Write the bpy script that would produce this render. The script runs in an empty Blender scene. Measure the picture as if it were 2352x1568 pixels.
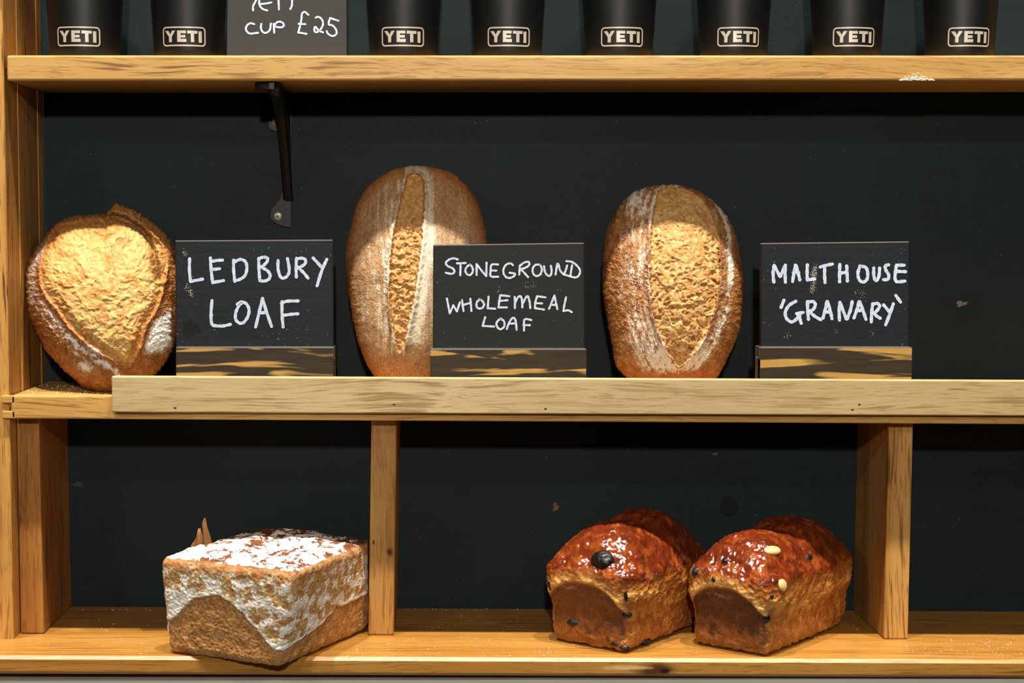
import bpy, bmesh, math, random
import numpy as np
from mathutils import Vector, Matrix

random.seed(7)
SC = bpy.context.scene
COL = SC.collection

# ------------------------------------------------------------------ camera
W, H, F = 2352, 1568, 3872.7
CAM = np.array([0.0, -1.8, 1.35])
YAW, PITCH, ROLL = [math.radians(v) for v in (2.1185, 3.8311, -0.1388)]
def _rot():
    a, b, r = YAW, PITCH, ROLL
    Rz = np.array([[math.cos(a), -math.sin(a), 0], [math.sin(a), math.cos(a), 0], [0, 0, 1]])
    Rx = np.array([[1, 0, 0], [0, math.cos(b), -math.sin(b)], [0, math.sin(b), math.cos(b)]])
    Ry = np.array([[math.cos(r), 0, -math.sin(r)], [0, 1, 0], [math.sin(r), 0, math.cos(r)]])
    return Ry @ Rx @ Rz
CM = _rot()                       # rows: right, forward, up
cd = bpy.data.cameras.new('camera'); cam = bpy.data.objects.new('camera', cd); COL.objects.link(cam)
cd.sensor_width = 36; cd.lens = 36 * F / W; cd.clip_start = 0.05
mw = Matrix.Identity(4)
for i in range(3):
    mw[i][0] = CM[0][i]; mw[i][1] = CM[2][i]; mw[i][2] = -CM[1][i]; mw[i][3] = CAM[i]
cam.matrix_world = mw
SC.camera = cam

# ------------------------------------------------------------------ light and exposure
SC.view_settings.view_transform = 'Standard'; SC.view_settings.look = 'None'
SC.view_settings.gamma = 1; SC.view_settings.use_curve_mapping = False
SC.view_settings.exposure = 0.0
wd = bpy.data.worlds.new('room_light'); SC.world = wd; wd.use_nodes = True
bg = wd.node_tree.nodes['Background']; bg.inputs[0].default_value = (1.0, 0.84, 0.70, 1); bg.inputs[1].default_value = 0.012
def spot(name, loc, target, power, color, size=75, blend=0.5, radius=0.02):
    l = bpy.data.lights.new(name, 'SPOT'); l.energy = power; l.color = color
    l.spot_size = math.radians(size); l.spot_blend = blend; l.shadow_soft_size = radius
    o = bpy.data.objects.new(name, l); COL.objects.link(o); o.location = loc
    o.rotation_euler = (Vector(target) - Vector(loc)).to_track_quat('-Z', 'Y').to_euler()
WARM = (1.0, 0.92, 0.79)
# downlights in the ceiling close in front of the shelves
for x, pw in ((-0.86, 165), (-0.43, 165), (0.0, 165), (0.43, 165), (0.86, 165)):
    spot('ceiling_downlight', (x, -0.595, 3.00), (x, -0.24, 0.9), pw, WARM, 46, 1.0, 0.03)
# the rows of downlights further back in the shop
spot('shop_downlight', (-1.15, -1.80, 2.10), (-0.1, 0, 1.25), 13, WARM, 70, 0.5, 0.03)
spot('shop_downlight', (0.95, -1.80, 2.10), (0.2, 0, 1.25), 13, WARM, 70, 0.5, 0.03)
spot('shop_downlight', (0.0, -2.60, 1.92), (0.08, 0, 1.15), 98, WARM, 60, 0.5, 0.035)

# ------------------------------------------------------------------ picture -> place
def ray(px, py):
    px = np.asarray(px, float); py = np.asarray(py, float)
    d = np.stack([(px - W / 2) / F, np.ones_like(px), -(py - H / 2) / F], -1)
    return d @ CM
def at_plane(px, py, p0, n):
    d = ray(px, py); t = ((np.asarray(p0) - CAM) @ np.asarray(n)) / (d @ np.asarray(n))
    return CAM + d * t[..., None]
def at_y(px, py, Y): return at_plane(px, py, (0, Y, 0), (0., 1., 0.))
def at_z(px, py, z0, t=0): return at_plane(px, py, (0, 0, z0), (-t, 0., 1.))
def project(P):
    q = (np.asarray(P, float) - CAM) @ CM.T
    return np.stack([W / 2 + F * q[..., 0] / q[..., 1], H / 2 - F * q[..., 2] / q[..., 1]], -1)

# shelf heights (bottom, top, slope along X): the boards are not perfectly level
S1 = (1.4933, 1.5176, .006); S2 = (1.1614, 1.1841, -.0074); S3 = (0.9235, 0.9411, -.0114)
def top(S, x): return S[1] + S[2] * x
def bot(S, x): return S[0] + S[2] * x

# ------------------------------------------------------------------ noise (numpy)
_rs = np.random.RandomState(11)
_perm = _rs.permutation(256); _perm = np.concatenate([_perm] * 3)
_grad = _rs.normal(size=(256, 3)); _grad /= np.linalg.norm(_grad, axis=1)[:, None]
def perlin(x, y, z=0.0):
    x, y, z = np.broadcast_arrays(np.asarray(x, float), np.asarray(y, float), np.asarray(z, float))
    xi = np.floor(x).astype(int); yi = np.floor(y).astype(int); zi = np.floor(z).astype(int)
    xf, yf, zf = x - xi, y - yi, z - zi
    fd = lambda t: t * t * t * (t * (t * 6 - 15) + 10)
    u, v, w = fd(xf), fd(yf), fd(zf)
    out = 0
    for dx in (0, 1):
        for dy in (0, 1):
            for dz in (0, 1):
                h = _perm[_perm[_perm[(xi + dx) & 255] + ((yi + dy) & 255)] + ((zi + dz) & 255)]
                g = _grad[h]
                dot = g[..., 0] * (xf - dx) + g[..., 1] * (yf - dy) + g[..., 2] * (zf - dz)
                out = out + dot * (u if dx else 1 - u) * (v if dy else 1 - v) * (w if dz else 1 - w)
    return out * 1.5
def fbm(x, y, z=0.0, oct=4, gain=.5):
    s, a, f = 0, 1, 1
    for i in range(oct):
        s = s + a * perlin(x * f + 7.3 * i, y * f + 3.1 * i, z * f + 1.7 * i); a *= gain; f *= 2.03
    return s
def ridged(x, y, z=0.0, oct=3):
    s, a, f = 0, 1, 1
    for i in range(oct):
        s = s + a * (1 - 2.2 * np.abs(perlin(x * f + 5.3 * i, y * f + 9.1 * i, z * f))); a *= .5; f *= 2.1
    return s / 1.75
def sstep(a, b, x):
    t = np.clip((x - a) / (b - a), 0, 1); return t * t * (3 - 2 * t)
def mix(a, b, t):
    t = np.asarray(t)[..., None]; return a * (1 - t) + np.asarray(b) * t
def cells(x, y, seed=0, keep=1.0):
    """distance to the nearest of one jittered point per unit cell, and that cell's random number"""
    xi = np.floor(x).astype(int); yi = np.floor(y).astype(int)
    best = np.full(x.shape, 9.0); rnd = np.zeros(x.shape)
    for dx in (-1, 0, 1):
        for dy in (-1, 0, 1):
            h = _perm[_perm[(xi + dx + seed * 37) & 255] + ((yi + dy + seed * 91) & 255)]
            cx = xi + dx + _perm[h] / 255.; cy = yi + dy + _perm[h + 1] / 255.
            r = _perm[h + 2] / 255.
            d = np.hypot(x - cx, y - cy) + np.where(r > keep, 9, 0)
            m = d < best; best = np.where(m, d, best); rnd = np.where(m, r, rnd)
    return best, rnd
def seg_dist(px, py, pts, closed=False):
    d = np.full(np.shape(px), 1e9); n = len(pts)
    for i in range(n if closed else n - 1):
        ax, ay = pts[i]; bx, by = pts[(i + 1) % n]
        vx, vy = bx - ax, by - ay; L = vx * vx + vy * vy + 1e-9
        t = np.clip(((px - ax) * vx + (py - ay) * vy) / L, 0, 1)
        d = np.minimum(d, np.hypot(px - ax - t * vx, py - ay - t * vy))
    return d
def sdf(px, py, pts):
    d = seg_dist(px, py, pts, True); ins = np.zeros(np.shape(px), bool); n = len(pts)
    for i in range(n):
        ax, ay = pts[i]; bx, by = pts[(i + 1) % n]
        c = (ay > py) != (by > py)
        xx = (bx - ax) * (py - ay) / (by - ay + 1e-12) + ax
        ins ^= c & (px < xx)
    return np.where(ins, -d, d)
def catmull(pts, n=8, closed=False):
    P = np.array(pts, float); N = len(P); out = []
    for i in range(N if closed else N - 1):
        if closed: a, b, c, d = P[i - 1], P[i], P[(i + 1) % N], P[(i + 2) % N]
        else: a, b, c, d = P[max(i - 1, 0)], P[i], P[i + 1], P[min(i + 2, N - 1)]
        for k in range(n):
            t = k / n
            out.append(.5 * (2 * b + (c - a) * t + (2 * a - 5 * b + 4 * c - d) * t * t + (3 * b - a - 3 * c + d) * t ** 3))
    if not closed: out.append(P[-1])
    return np.array(out)

# ------------------------------------------------------------------ objects
def mesh_np(name, V, Fq, mat, parent=None, smooth=True, attrs=None):
    me = bpy.data.meshes.new(name)
    V = np.asarray(V, np.float32); Fq = np.asarray(Fq, np.int32)
    k = Fq.shape[1]
    me.vertices.add(len(V)); me.vertices.foreach_set('co', V.ravel())
    me.loops.add(Fq.size); me.loops.foreach_set('vertex_index', Fq.ravel())
    me.polygons.add(len(Fq))
    me.polygons.foreach_set('loop_start', np.arange(0, Fq.size, k, dtype=np.int32))
    me.polygons.foreach_set('loop_total', np.full(len(Fq), k, np.int32))
    me.update(calc_edges=True); me.validate()
    for an, A in (attrs or {}).items():
        at = me.color_attributes.new(an, 'FLOAT_COLOR', 'POINT')
        A = np.asarray(A, np.float32)
        if A.shape[1] == 3: A = np.concatenate([A, np.ones((len(A), 1), np.float32)], 1)
        at.data.foreach_set('color', A.ravel())
    if smooth: me.polygons.foreach_set('use_smooth', np.ones(len(me.polygons), bool))
    if mat: me.materials.append(mat)
    o = bpy.data.objects.new(name, me); COL.objects.link(o)
    if parent: attach(o, parent)
    return o
def attach(o, parent):
    o.parent = parent
    o.matrix_parent_inverse = Matrix.Translation(-parent.location)
def obj(name, bm, mat, parent=None, smooth=False):
    bmesh.ops.recalc_face_normals(bm, faces=bm.faces)
    me = bpy.data.meshes.new(name); bm.to_mesh(me); bm.free()
    if mat: me.materials.append(mat)
    if smooth:
        for p in me.polygons: p.use_smooth = True
    o = bpy.data.objects.new(name, me); COL.objects.link(o)
    if parent: attach(o, parent)
    return o
def thing(name, label, cat, loc=(0, 0, 0), group=None):
    o = bpy.data.objects.new(name, None); COL.objects.link(o); o.location = loc
    o.empty_display_size = .05
    return tag(o, label, cat, group)
def tag(o, label=None, cat=None, group=None, kind=None):
    for k, v in (('label', label), ('category', cat), ('group', group), ('kind', kind)):
        if v: o[k] = v
    return o
def bev(bm, w, seg=2, edges=None):
    bmesh.ops.bevel(bm, geom=edges or list(bm.edges), offset=w, segments=seg, profile=.5, affect='EDGES')
def hexa(bm, c8):
    """eight corners: bottom four (x0y0,x1y0,x1y1,x0y1) then top four"""
    v = [bm.verts.new(c) for c in c8]
    for f in ((0, 3, 2, 1), (4, 5, 6, 7), (0, 1, 5, 4), (1, 2, 6, 5), (2, 3, 7, 6), (3, 0, 4, 7)):
        bm.faces.new([v[i] for i in f])
    return v
def box_pts(x0, x1, y0, y1, zb, zt):
    """zb, zt may be functions of x"""
    fb = zb if callable(zb) else (lambda x: zb); ft = zt if callable(zt) else (lambda x: zt)
    return [(x0, y0, fb(x0)), (x1, y0, fb(x1)), (x1, y1, fb(x1)), (x0, y1, fb(x0)),
            (x0, y0, ft(x0)), (x1, y0, ft(x1)), (x1, y1, ft(x1)), (x0, y1, ft(x0))]
def board(name, mat, parent, pts, bevel=.0015, seg=2):
    bm = bmesh.new(); hexa(bm, pts); bmesh.ops.recalc_face_normals(bm, faces=bm.faces)
    if bevel: bev(bm, bevel, seg)
    return obj(name, bm, mat, parent)

# ------------------------------------------------------------------ materials
def srgb(r, g, b):
    f = lambda c: ((c / 255 + .055) / 1.055) ** 2.4 if c > 10 else c / 255 / 12.92
    return (f(r), f(g), f(b), 1)
class NT:
    def __init__(self, name):
        self.m = bpy.data.materials.new(name); self.m.use_nodes = True
        self.t = self.m.node_tree; self.n = self.t.nodes; self.b = self.n['Principled BSDF']
    def new(self, kind, **kw):
        o = self.n.new(kind)
        for k, v in kw.items(): setattr(o, k, v)
        return o
    def link(self, a, b): self.t.links.new(a, b)
    def val(self, sock, v):
        if isinstance(v, bpy.types.NodeSocket): self.link(v, sock)
        else: sock.default_value = v
    def coords(self, scale=(1, 1, 1), loc=(0, 0, 0), rot=(0, 0, 0)):
        tc = self.new('ShaderNodeTexCoord'); mp = self.new('ShaderNodeMapping')
        self.link(tc.outputs['Object'], mp.inputs[0])
        mp.inputs['Location'].default_value = loc; mp.inputs['Scale'].default_value = scale; mp.inputs['Rotation'].default_value = rot
        return mp.outputs[0]
    def noise(self, vec, scale, detail=3, rough=.5, dist=0):
        o = self.new('ShaderNodeTexNoise'); self.link(vec, o.inputs['Vector'])
        o.inputs['Scale'].default_value = scale; o.inputs['Detail'].default_value = detail
        o.inputs['Roughness'].default_value = rough; o.inputs['Distortion'].default_value = dist
        return o.outputs['Fac']
    def ramp(self, fac, stops, interp='LINEAR'):
        o = self.new('ShaderNodeValToRGB'); self.link(fac, o.inputs[0]); cr = o.color_ramp; cr.interpolation = interp
        while len(cr.elements) < len(stops): cr.elements.new(.5)
        for e, (p, c) in zip(cr.elements, stops):
            e.position = p; e.color = c if hasattr(c, '__len__') else (c, c, c, 1)
        return o.outputs[0]
    def mixc(self, fac, a, b, mode='MIX'):
        o = self.new('ShaderNodeMix', data_type='RGBA', blend_type=mode)
        self.val(o.inputs[0], fac); self.val(o.inputs[6], a); self.val(o.inputs[7], b)
        return o.outputs[2]
    def math(self, op, a, b=0.0, clamp=False):
        o = self.new('ShaderNodeMath', operation=op, use_clamp=clamp); self.val(o.inputs[0], a); self.val(o.inputs[1], b)
        return o.outputs[0]
    def bump(self, h, strength=.3, dist=.001, normal=None):
        o = self.new('ShaderNodeBump'); self.link(h, o.inputs['Height']); o.inputs['Strength'].default_value = strength
        o.inputs['Distance'].default_value = dist
        if normal is not None: self.link(normal, o.inputs['Normal'])
        return o.outputs[0]
    def set(self, **kw):
        names = dict(color='Base Color', rough='Roughness', metal='Metallic', spec='Specular IOR Level', normal='Normal',
                     coat='Coat Weight', coat_rough='Coat Roughness', sss='Subsurface Weight')
        for k, v in kw.items(): self.val(self.b.inputs[names[k]], v)
        return self.m

def oak(name, axis, light, mid, dark, seed=0, rough=.42, lines=1.0, tone=(.88, 1.1), knots=0.0, slope=0.0, spots=()):
    """oak: many short dark grain streaks that drift off the board's line, paler flecks, slow tone changes"""
    N = NT(name)
    ax = 'XYZ'.index(axis)
    def sc(along, across):
        s = [across] * 3; s[ax] = along; return tuple(s)
    off = (seed * 3.17, seed * 1.31, seed * 2.11)
    tc = N.new('ShaderNodeTexCoord')
    wn = N.new('ShaderNodeTexNoise'); wm = N.new('ShaderNodeMapping'); wm.inputs['Scale'].default_value = sc(4.5, 9); wm.inputs['Location'].default_value = off
    N.link(tc.outputs['Object'], wm.inputs[0]); N.link(wm.outputs[0], wn.inputs['Vector']); wn.inputs['Scale'].default_value = 1; wn.inputs['Detail'].default_value = 1.5
    vs = N.new('ShaderNodeVectorMath', operation='MULTIPLY_ADD'); N.link(wn.outputs['Color'], vs.inputs[0]); vs.inputs[1].default_value = (.026, .026, .026)
    N.link(tc.outputs['Object'], vs.inputs[2])
    def co(along, across):
        mp = N.new('ShaderNodeMapping'); N.link(vs.outputs[0], mp.inputs[0]); mp.inputs['Scale'].default_value = sc(along, across)
        mp.inputs['Location'].default_value = off; mp.inputs['Rotation'].default_value = (0, slope, 0); return mp.outputs[0]
    drift = N.noise(co(2.2, 42), 1.0, 3, .55, .3)
    base = N.mixc(N.ramp(drift, [(.3, 0), (.7, 1)]), light, mid)
    streak = N.ramp(N.noise(co(9, 300), 1.0, 2, .55), [(.55, 0), (.66, 1)])
    dens = N.ramp(N.noise(co(1.8, 30), 1.0, 2, .5), [(.36, .25), (.60, 1)])
    fine = N.ramp(N.noise(co(30, 720), 1.0, 2, .6), [(.55, 0), (.66, 1)])
    sm = N.math('MULTIPLY', N.math('MULTIPLY', streak, dens), .72 * lines)
    base = N.mixc(sm, base, dark)
    base = N.mixc(N.math('MULTIPLY', fine, .38 * lines), base, dark)
    fleck = N.ramp(N.noise(co(13, 260), 1.0, 2, .5), [(.30, 1), (.42, 0)])
    base = N.mixc(N.math('MULTIPLY', fleck, .45), base, light)
    if knots:
        v = N.new('ShaderNodeTexVoronoi'); N.link(N.coords(sc(3.2, 14), off), v.inputs[0]); v.inputs['Scale'].default_value = 1
        base = N.mixc(N.math('MULTIPLY', N.ramp(v.outputs['Distance'], [(.03, 1), (.13, 0)]), knots), base, srgb(74, 40, 18))
    for (p, ra, rc, col, soft) in spots:      # a knot or nail hole: place, half sizes along and across, colour
        d = N.new('ShaderNodeVectorMath', operation='LENGTH')
        m_ = N.new('ShaderNodeMapping'); N.link(tc.outputs['Object'], m_.inputs[0])
        k = sc(1 / ra, 1 / rc); m_.inputs['Scale'].default_value = k
        m_.inputs['Location'].default_value = tuple(-p[i] * k[i] for i in range(3))
        N.link(m_.outputs[0], d.inputs[0])
        dd = N.math('ADD', d.outputs['Value'], N.math('MULTIPLY', N.math('SUBTRACT', N.noise(co(90, 300), 1.0, 2, .6), .5), 1.1 * soft))
        base = N.mixc(N.ramp(dd, [(max(0, .9 - soft), 1), (1.0, 0)]), base, col)
    tn = N.ramp(N.noise(N.coords(sc(.9, 6), off), 1.0, 2, .5), [(.25, tone[0]), (.75, tone[1])])
    base = N.mixc(1.0, base, tn, 'MULTIPLY')
    nb = N.bump(N.math('ADD', N.math('MULTIPLY', fine, -1.0), N.math('MULTIPLY', streak, -.5)), .12, .0005)
    return N.set(color=base, rough=rough, normal=nb, spec=.4)

OAK_L, OAK_M, OAK_D = srgb(212, 168, 96), srgb(186, 136, 66), srgb(124, 76, 30)
M_shelf_top = oak('oak_top_shelf', 'X', srgb(202, 164, 98), srgb(186, 142, 74), srgb(120, 74, 28), 1, slope=.05, lines=1.35)
M_shelf_mid = oak('oak_middle_shelf', 'X', OAK_L, OAK_M, OAK_D, 2, knots=.25)
M_shelf_low = oak('oak_bottom_shelf', 'X', srgb(184, 136, 66), srgb(164, 110, 42), srgb(112, 64, 22), 5, lines=1.05, rough=.36, spots=[(at_y(1505, 1538, -.2135), .026, .0085, srgb(84, 48, 22), .5), (at_y(1527, 1541, -.2135), .006, .0028, srgb(38, 22, 14), .4), (at_y(1440, 1533, -.2135), .03, .003, srgb(214, 176, 120), .6)])
M_rail = oak('pale_raw_oak', 'X', srgb(198, 177, 134), srgb(184, 160, 112), srgb(136, 102, 56), 8, rough=.6, lines=1.15, tone=(.95, 1.05), spots=[(at_y(a, b, -.164), .0016, .0011, srgb(40, 26, 16), .2) for a, b in ((402, 937), (905, 929), (1253, 939), (1958, 941), (1974, 929))])
M_upright = oak('oak_upright', 'Z', srgb(194, 150, 84), srgb(168, 120, 58), srgb(106, 62, 26), 3, lines=1.35, spots=[(at_y(895, 1267, -.1254), .0062, .0042, srgb(84, 44, 20), .5), (at_y(858, 1245, -.1254), .003, .0012, srgb(70, 36, 16), .3)])
M_cleat = oak('oak_brown_upright', 'Z', srgb(186, 130, 62), srgb(140, 82, 36), srgb(78, 42, 20), 6, lines=1.2, knots=.6)
M_panel = oak('oak_side_panel', 'Z', srgb(206, 156, 82), srgb(176, 122, 58), srgb(96, 56, 24), 9, lines=1.4)

def paint_black(name, col, spec=.3, rough=.5, speck=.0, brush='X', scale=1.0, stain=None):
    N = NT(name)
    s = (9, 260, 260) if brush == 'X' else (260, 260, 9)
    br = N.noise(N.coords(s), 1.0, 3, .6)
    cl = N.noise(N.coords((3, 3, 3)), 1.0, 4, .6)
    k = [c * .72 for c in col[:3]] + [1]; k2 = [min(1, c * 1.35) for c in col[:3]] + [1]
    base = N.mixc(N.ramp(cl, [(.3, 0), (.7, 1)]), tuple(k), tuple(k2))
    base = N.mixc(N.math('MULTIPLY', N.ramp(br, [(.35, 0), (.7, 1)]), .35), base, tuple([c * 1.5 for c in col[:3]] + [1]))
    if speck:
        dots = N.noise(N.coords((430, 430, 430), (3, 1, 5)), 1.0, 1, .5)
        area = N.noise(N.coords((14, 14, 14)), 1.0, 2, .5)
        f = N.math('MULTIPLY', N.ramp(dots, [(.735, 0), (.78, 1)]), N.ramp(area, [(.42, .1), (.62, 1)]))
        base = N.mixc(N.math('MULTIPLY', f, speck), base, srgb(176, 168, 150))
    nb = N.bump(N.math('ADD', br, N.noise(N.coords((700, 700, 700)), 1.0, 2, .6)), .22 * scale, .0006)
    return N.set(color=base, rough=rough, normal=nb, spec=spec)
M_back = paint_black('black_painted_board', (.0074, .0168, .0205, 1), .2, .58, .55)
M_sign = paint_black('chalkboard_paint', (.0037, .0070, .0112, 1), .3, .6, .7, scale=1.5)
M_sign2 = paint_black('chalkboard_paint_grey', (.0074, .0084, .0094, 1), .3, .6, .5)
def simple(name, col, rough=.5, metal=0, spec=.5, nscale=0, nstr=.2, var=.15):
    N = NT(name); c = N.coords((1, 1, 1))
    nz = N.noise(c, nscale or 40, 3, .6)
    base = N.mixc(nz, tuple([v * (1 - var) for v in col[:3]] + [1]), tuple([min(1, v * (1 + var)) for v in col[:3]] + [1]))
    kw = dict(color=base, rough=rough, metal=metal, spec=spec)
    if nscale: kw['normal'] = N.bump(nz, nstr, .0004)
    return N.set(**kw)
M_card = simple('grey_black_card', (.0205, .0200, .0200), .62, 0, .4, 900, .25, .35)
M_tumbler = simple('black_powder_coat', (.0026, .0031, .0038), .42, 0, .45, 2600, .22)
M_lid = simple('clear_smoky_plastic', (.03, .03, .032), .2)
M_logo = simple('bare_steel_mark', (.60, .55, .48), .42, .25, .5, 300, .05, .12)
M_iron = simple('black_cast_iron', (.0048, .0052, .0056), .45, .0, .4, 500, .3, .3)
M_screw = simple('pale_screw_head', (.72, .68, .55), .35, .55)
M_slot = simple('dark_screw_slot', (.03, .07, .08), .5)
M_chalk = None
def chalk():
    N = NT('white_chalk_pen')
    st = N.noise(N.coords((520, 520, 520)), 1.0, 3, .6)
    base = N.mixc(N.ramp(st, [(.32, 0), (.62, 1)]), srgb(166, 182, 210), srgb(208, 220, 238))
    return N.set(color=base, rough=.8, spec=.2)
M_chalk = chalk()
def white_wall():
    N = NT('white_wall_paint')
    n1 = N.noise(N.coords((14, 14, 14)), 1.0, 4, .6)
    return N.set(color=N.mixc(n1, srgb(196, 190, 184), srgb(228, 224, 218)), rough=.7, normal=N.bump(n1, .2, .002))
M_wall = white_wall()
def stained(name, seed, k=.5):
    """pine block with black paint wiped thin: raw yellow grain shows through in long tongues"""
    N = NT(name)
    c = N.coords((6, 30, 70), (seed * 1.7, 0, seed * 2.3))
    nz = N.noise(c, 1.0, 3, .5, .8)
    raw = N.mixc(N.noise(N.coords((20, 300, 420)), 1.0, 3, .6), srgb(160, 120, 54), srgb(202, 164, 92))
    drk = N.mixc(N.noise(N.coords((24, 300, 300)), 1.0, 3, .6), srgb(24, 20, 15), srgb(64, 52, 34))
    m = N.ramp(nz, [(k - .02, 0), (k + .03, 1)])
    return N.set(color=N.mixc(m, drk, raw), rough=.55, spec=.3)
M_edge = simple('worn_dark_edge', (.09, .08, .07), .6, 0, .3, 800, .3, .5)

def bread(name, flour=(.86, .83, .77), bump_s=.5, fine=850., bumpd=.0009, rough=.62, coat=0.0, bw=1.0):
    """colour from the loaf's own crust map; flour lies on it as grains whose density is the map's mask"""
    N = NT(name)
    ca = N.new('ShaderNodeVertexColor', layer_name='crust'); ma = N.new('ShaderNodeVertexColor', layer_name='mask')
    sp = N.new('ShaderNodeSeparateColor'); N.link(ma.outputs[0], sp.inputs[0])
    fl, gl, gr = sp.outputs[0], sp.outputs[1], sp.outputs[2]
    c = N.coords((1, 1, 1))
    n1 = N.noise(c, fine, 3, .65); n2 = N.noise(c, fine * .22, 4, .6); n3 = N.noise(c, fine * 1.7, 2, .6)
    var = N.mixc(gr, (1, 1, 1, 1), N.ramp(n1, [(.28, .55), (.5, 1.0), (.72, 1.4)]))
    base = N.mixc(1.0, ca.outputs[0], var, 'MULTIPLY')
    base = N.mixc(1.0, base, N.ramp(n2, [(.3, (.86, .82, .76, 1)), (.7, (1.12, 1.12, 1.12, 1))]), 'MULTIPLY')
    thr = N.math('SUBTRACT', 1.0, fl)
    grain = N.math('ADD', N.math('MULTIPLY', n3, .84), N.math('MULTIPLY', n2, .16))
    gn = N.ramp(grain, [(.32, 0), (.68, 1)])
    fm = N.math('MULTIPLY', N.math('SUBTRACT', gn, thr), 5.0, clamp=True)
    fm = N.math('MINIMUM', fm, N.math('ADD', .25, fl), clamp=True)
    base = N.mixc(fm, base, tuple(flour) + (1,))
    h = N.math('ADD', N.math('MULTIPLY', n1, .5), N.math('ADD', N.math('MULTIPLY', n2, bw), N.math('MULTIPLY', fm, .4)))
    nb = N.bump(h, bump_s, bumpd)
    rg = N.math('SUBTRACT', rough, N.math('MULTIPLY', N.math('MULTIPLY', gl, N.math('SUBTRACT', 1.0, fm)), rough - .16))
    kw = dict(color=base, rough=rg, normal=nb, spec=.35)
    m = N.set(**kw)
    if coat:
        N.link(N.math('MULTIPLY', N.math('MULTIPLY', gl, coat), N.math('SUBTRACT', 1.0, fm)), N.b.inputs['Coat Weight'])
        N.b.inputs['Coat Roughness'].default_value = .12
        N.link(N.bump(n2, .35, .0012), N.b.inputs['Coat Normal'])
    return m

# ------------------------------------------------------------------ the wall and the shelving unit
XR = 0.92
def struct(name, bm, mat):
    o = obj(name, bm, mat); o['kind'] = 'structure'; return o
bm = bmesh.new(); hexa(bm, box_pts(-2.2, 2.2, .02, .12, 0, 2.4)); struct('wall_back', bm, M_wall)
bm = bmesh.new(); hexa(bm, box_pts(-2.2, XR, -.205, .0195, 0, lambda x: S3[0] + S3[2] * max(x, -.56) - .0006)); struct('wall_lower', bm, M_wall)  # added step: white wall brought forward under the shelf so the lamps reach it
bm = bmesh.new(); hexa(bm, box_pts(-2.2, 2.2, -3.2, .02, -.05, 0)); struct('floor', bm, simple('grey_floor_tile', (.16, .14, .12), .5))

unit = thing('shelving_unit', 'open oak shelving unit with black back board and three boards holding bread and cups', 'shelves', (0.1, -.07, .93))
board('back_panel', M_back, unit, box_pts(-.47, XR, 0, .02, .925, 1.95), 0)
XL = -.4285
# left side panel: front edge board and three tongue-and-groove boards behind
bm = bmesh.new()
def zf(v): return lambda x: v
for (x1, y0, y1) in ((XL, -.1485, -.1000), (XL + .0006, -.0994, -.0605), (XL + .0002, -.0598, -.0210), (XL + .0008, -.0203, -.0005)):
    b2 = bmesh.new(); hexa(b2, box_pts(-.47, x1, y0, y1, .9445, 1.95)); bmesh.ops.recalc_face_normals(b2, faces=b2.faces); bev(b2, .0009, 1)
    me = bpy.data.meshes.new('t'); b2.to_mesh(me); b2.free(); bm.from_mesh(me); bpy.data.meshes.remove(me)
side = obj('side_panel', bm, M_panel, unit)
bm = bmesh.new(); hexa(bm, box_pts(XR, XR + .03, -.1485, .0, .93, 1.95)); bev(bm, .001, 1); obj('side_panel', bm, M_panel, unit)
Z = lambda S, i: (lambda x: S[i] + S[2] * x)
board('shelf', M_shelf_top, unit, box_pts(XL + .0025, XR, -.147, -.0005, Z(S1, 0), Z(S1, 1)), .002)
# middle shelf: its left end is notched round the side panel and runs across the panel's front edge
x0, x1 = float(at_y(4, 935, -.152)[0]), XR
bm = bmesh.new()
nb0, nb1 = S2[0] + .0075, S2[0] + .0148       # open slot at the end
yF, yN = -.1535, -.1495
def add_hexa(*a, bev_w=.001):
    b2 = bmesh.new(); hexa(b2, box_pts(*a)); bmesh.ops.recalc_face_normals(b2, faces=b2.faces)
    if bev_w: bev(b2, bev_w, 2)
    me = bpy.data.meshes.new('t'); b2.to_mesh(me); b2.free(); bm.from_mesh(me); bpy.data.meshes.remove(me)
xs = float(at_y(26, 935, -.152)[0])
add_hexa(xs, x1, yF, -.0005, Z(S2, 0), Z(S2, 1), bev_w=.0016)
lx = lambda z: (lambda x: z + S2[2] * x)
add_hexa(x0, xs + .004, yF, yN, lx(nb1), Z(S2, 1))
add_hexa(x0 + .0006, xs + .004, yF, yN, Z(S2, 0), lx(nb0))
obj('shelf', bm, M_shelf_mid, unit)
board('shelf', M_shelf_low, unit, box_pts(-.56, XR, -.2135, -.0005, Z(S3, 0), Z(S3, 1)), .0032, 1)
# price rail of paler raw oak fixed along the front
xa = float(at_y(257, 900, -.163)[0])
rt = 1.2049; rb = 1.1699
tag(board('front_rail', M_rail, unit, box_pts(xa, XR, -.1640, -.1537, lambda x: rb - .0056 * x, lambda x: rt - .0056 * x), .0012),
    'pale raw oak rail along the front of the middle shelf')
# uprights of the lower bay
def upright(name, mat, xt0, xt1, xb0, xb1, depth):
    zb = lambda x: S3[1] + S3[2] * x; zt = lambda x: S2[0] + S2[2] * x
    pts = [(xb0, -depth, zb(xb0)), (xb1, -depth, zb(xb1)), (xb1, -.0005, zb(xb1)), (xb0, -.0005, zb(xb0)),
           (xt0, -depth, zt(xt0)), (xt1, -depth, zt(xt1)), (xt1, -.0005, zt(xt1)), (xt0, -.0005, zt(xt0))]
    return board(name, mat, unit, pts, .0018, 2)
gx = lambda px, py, Y: float(at_y(px, py, Y)[0])
upright('upright', M_cleat, gx(38, 965, -.126), gx(89.5, 965, -.126), gx(47.5, 1457, -.126), gx(101, 1457, -.126), .1262)
upright('divider', M_upright, gx(853, 970, -.1254), gx(912, 970, -.1254), gx(845.5, 1459, -.1254), gx(904, 1459, -.1254), .1254)
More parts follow.
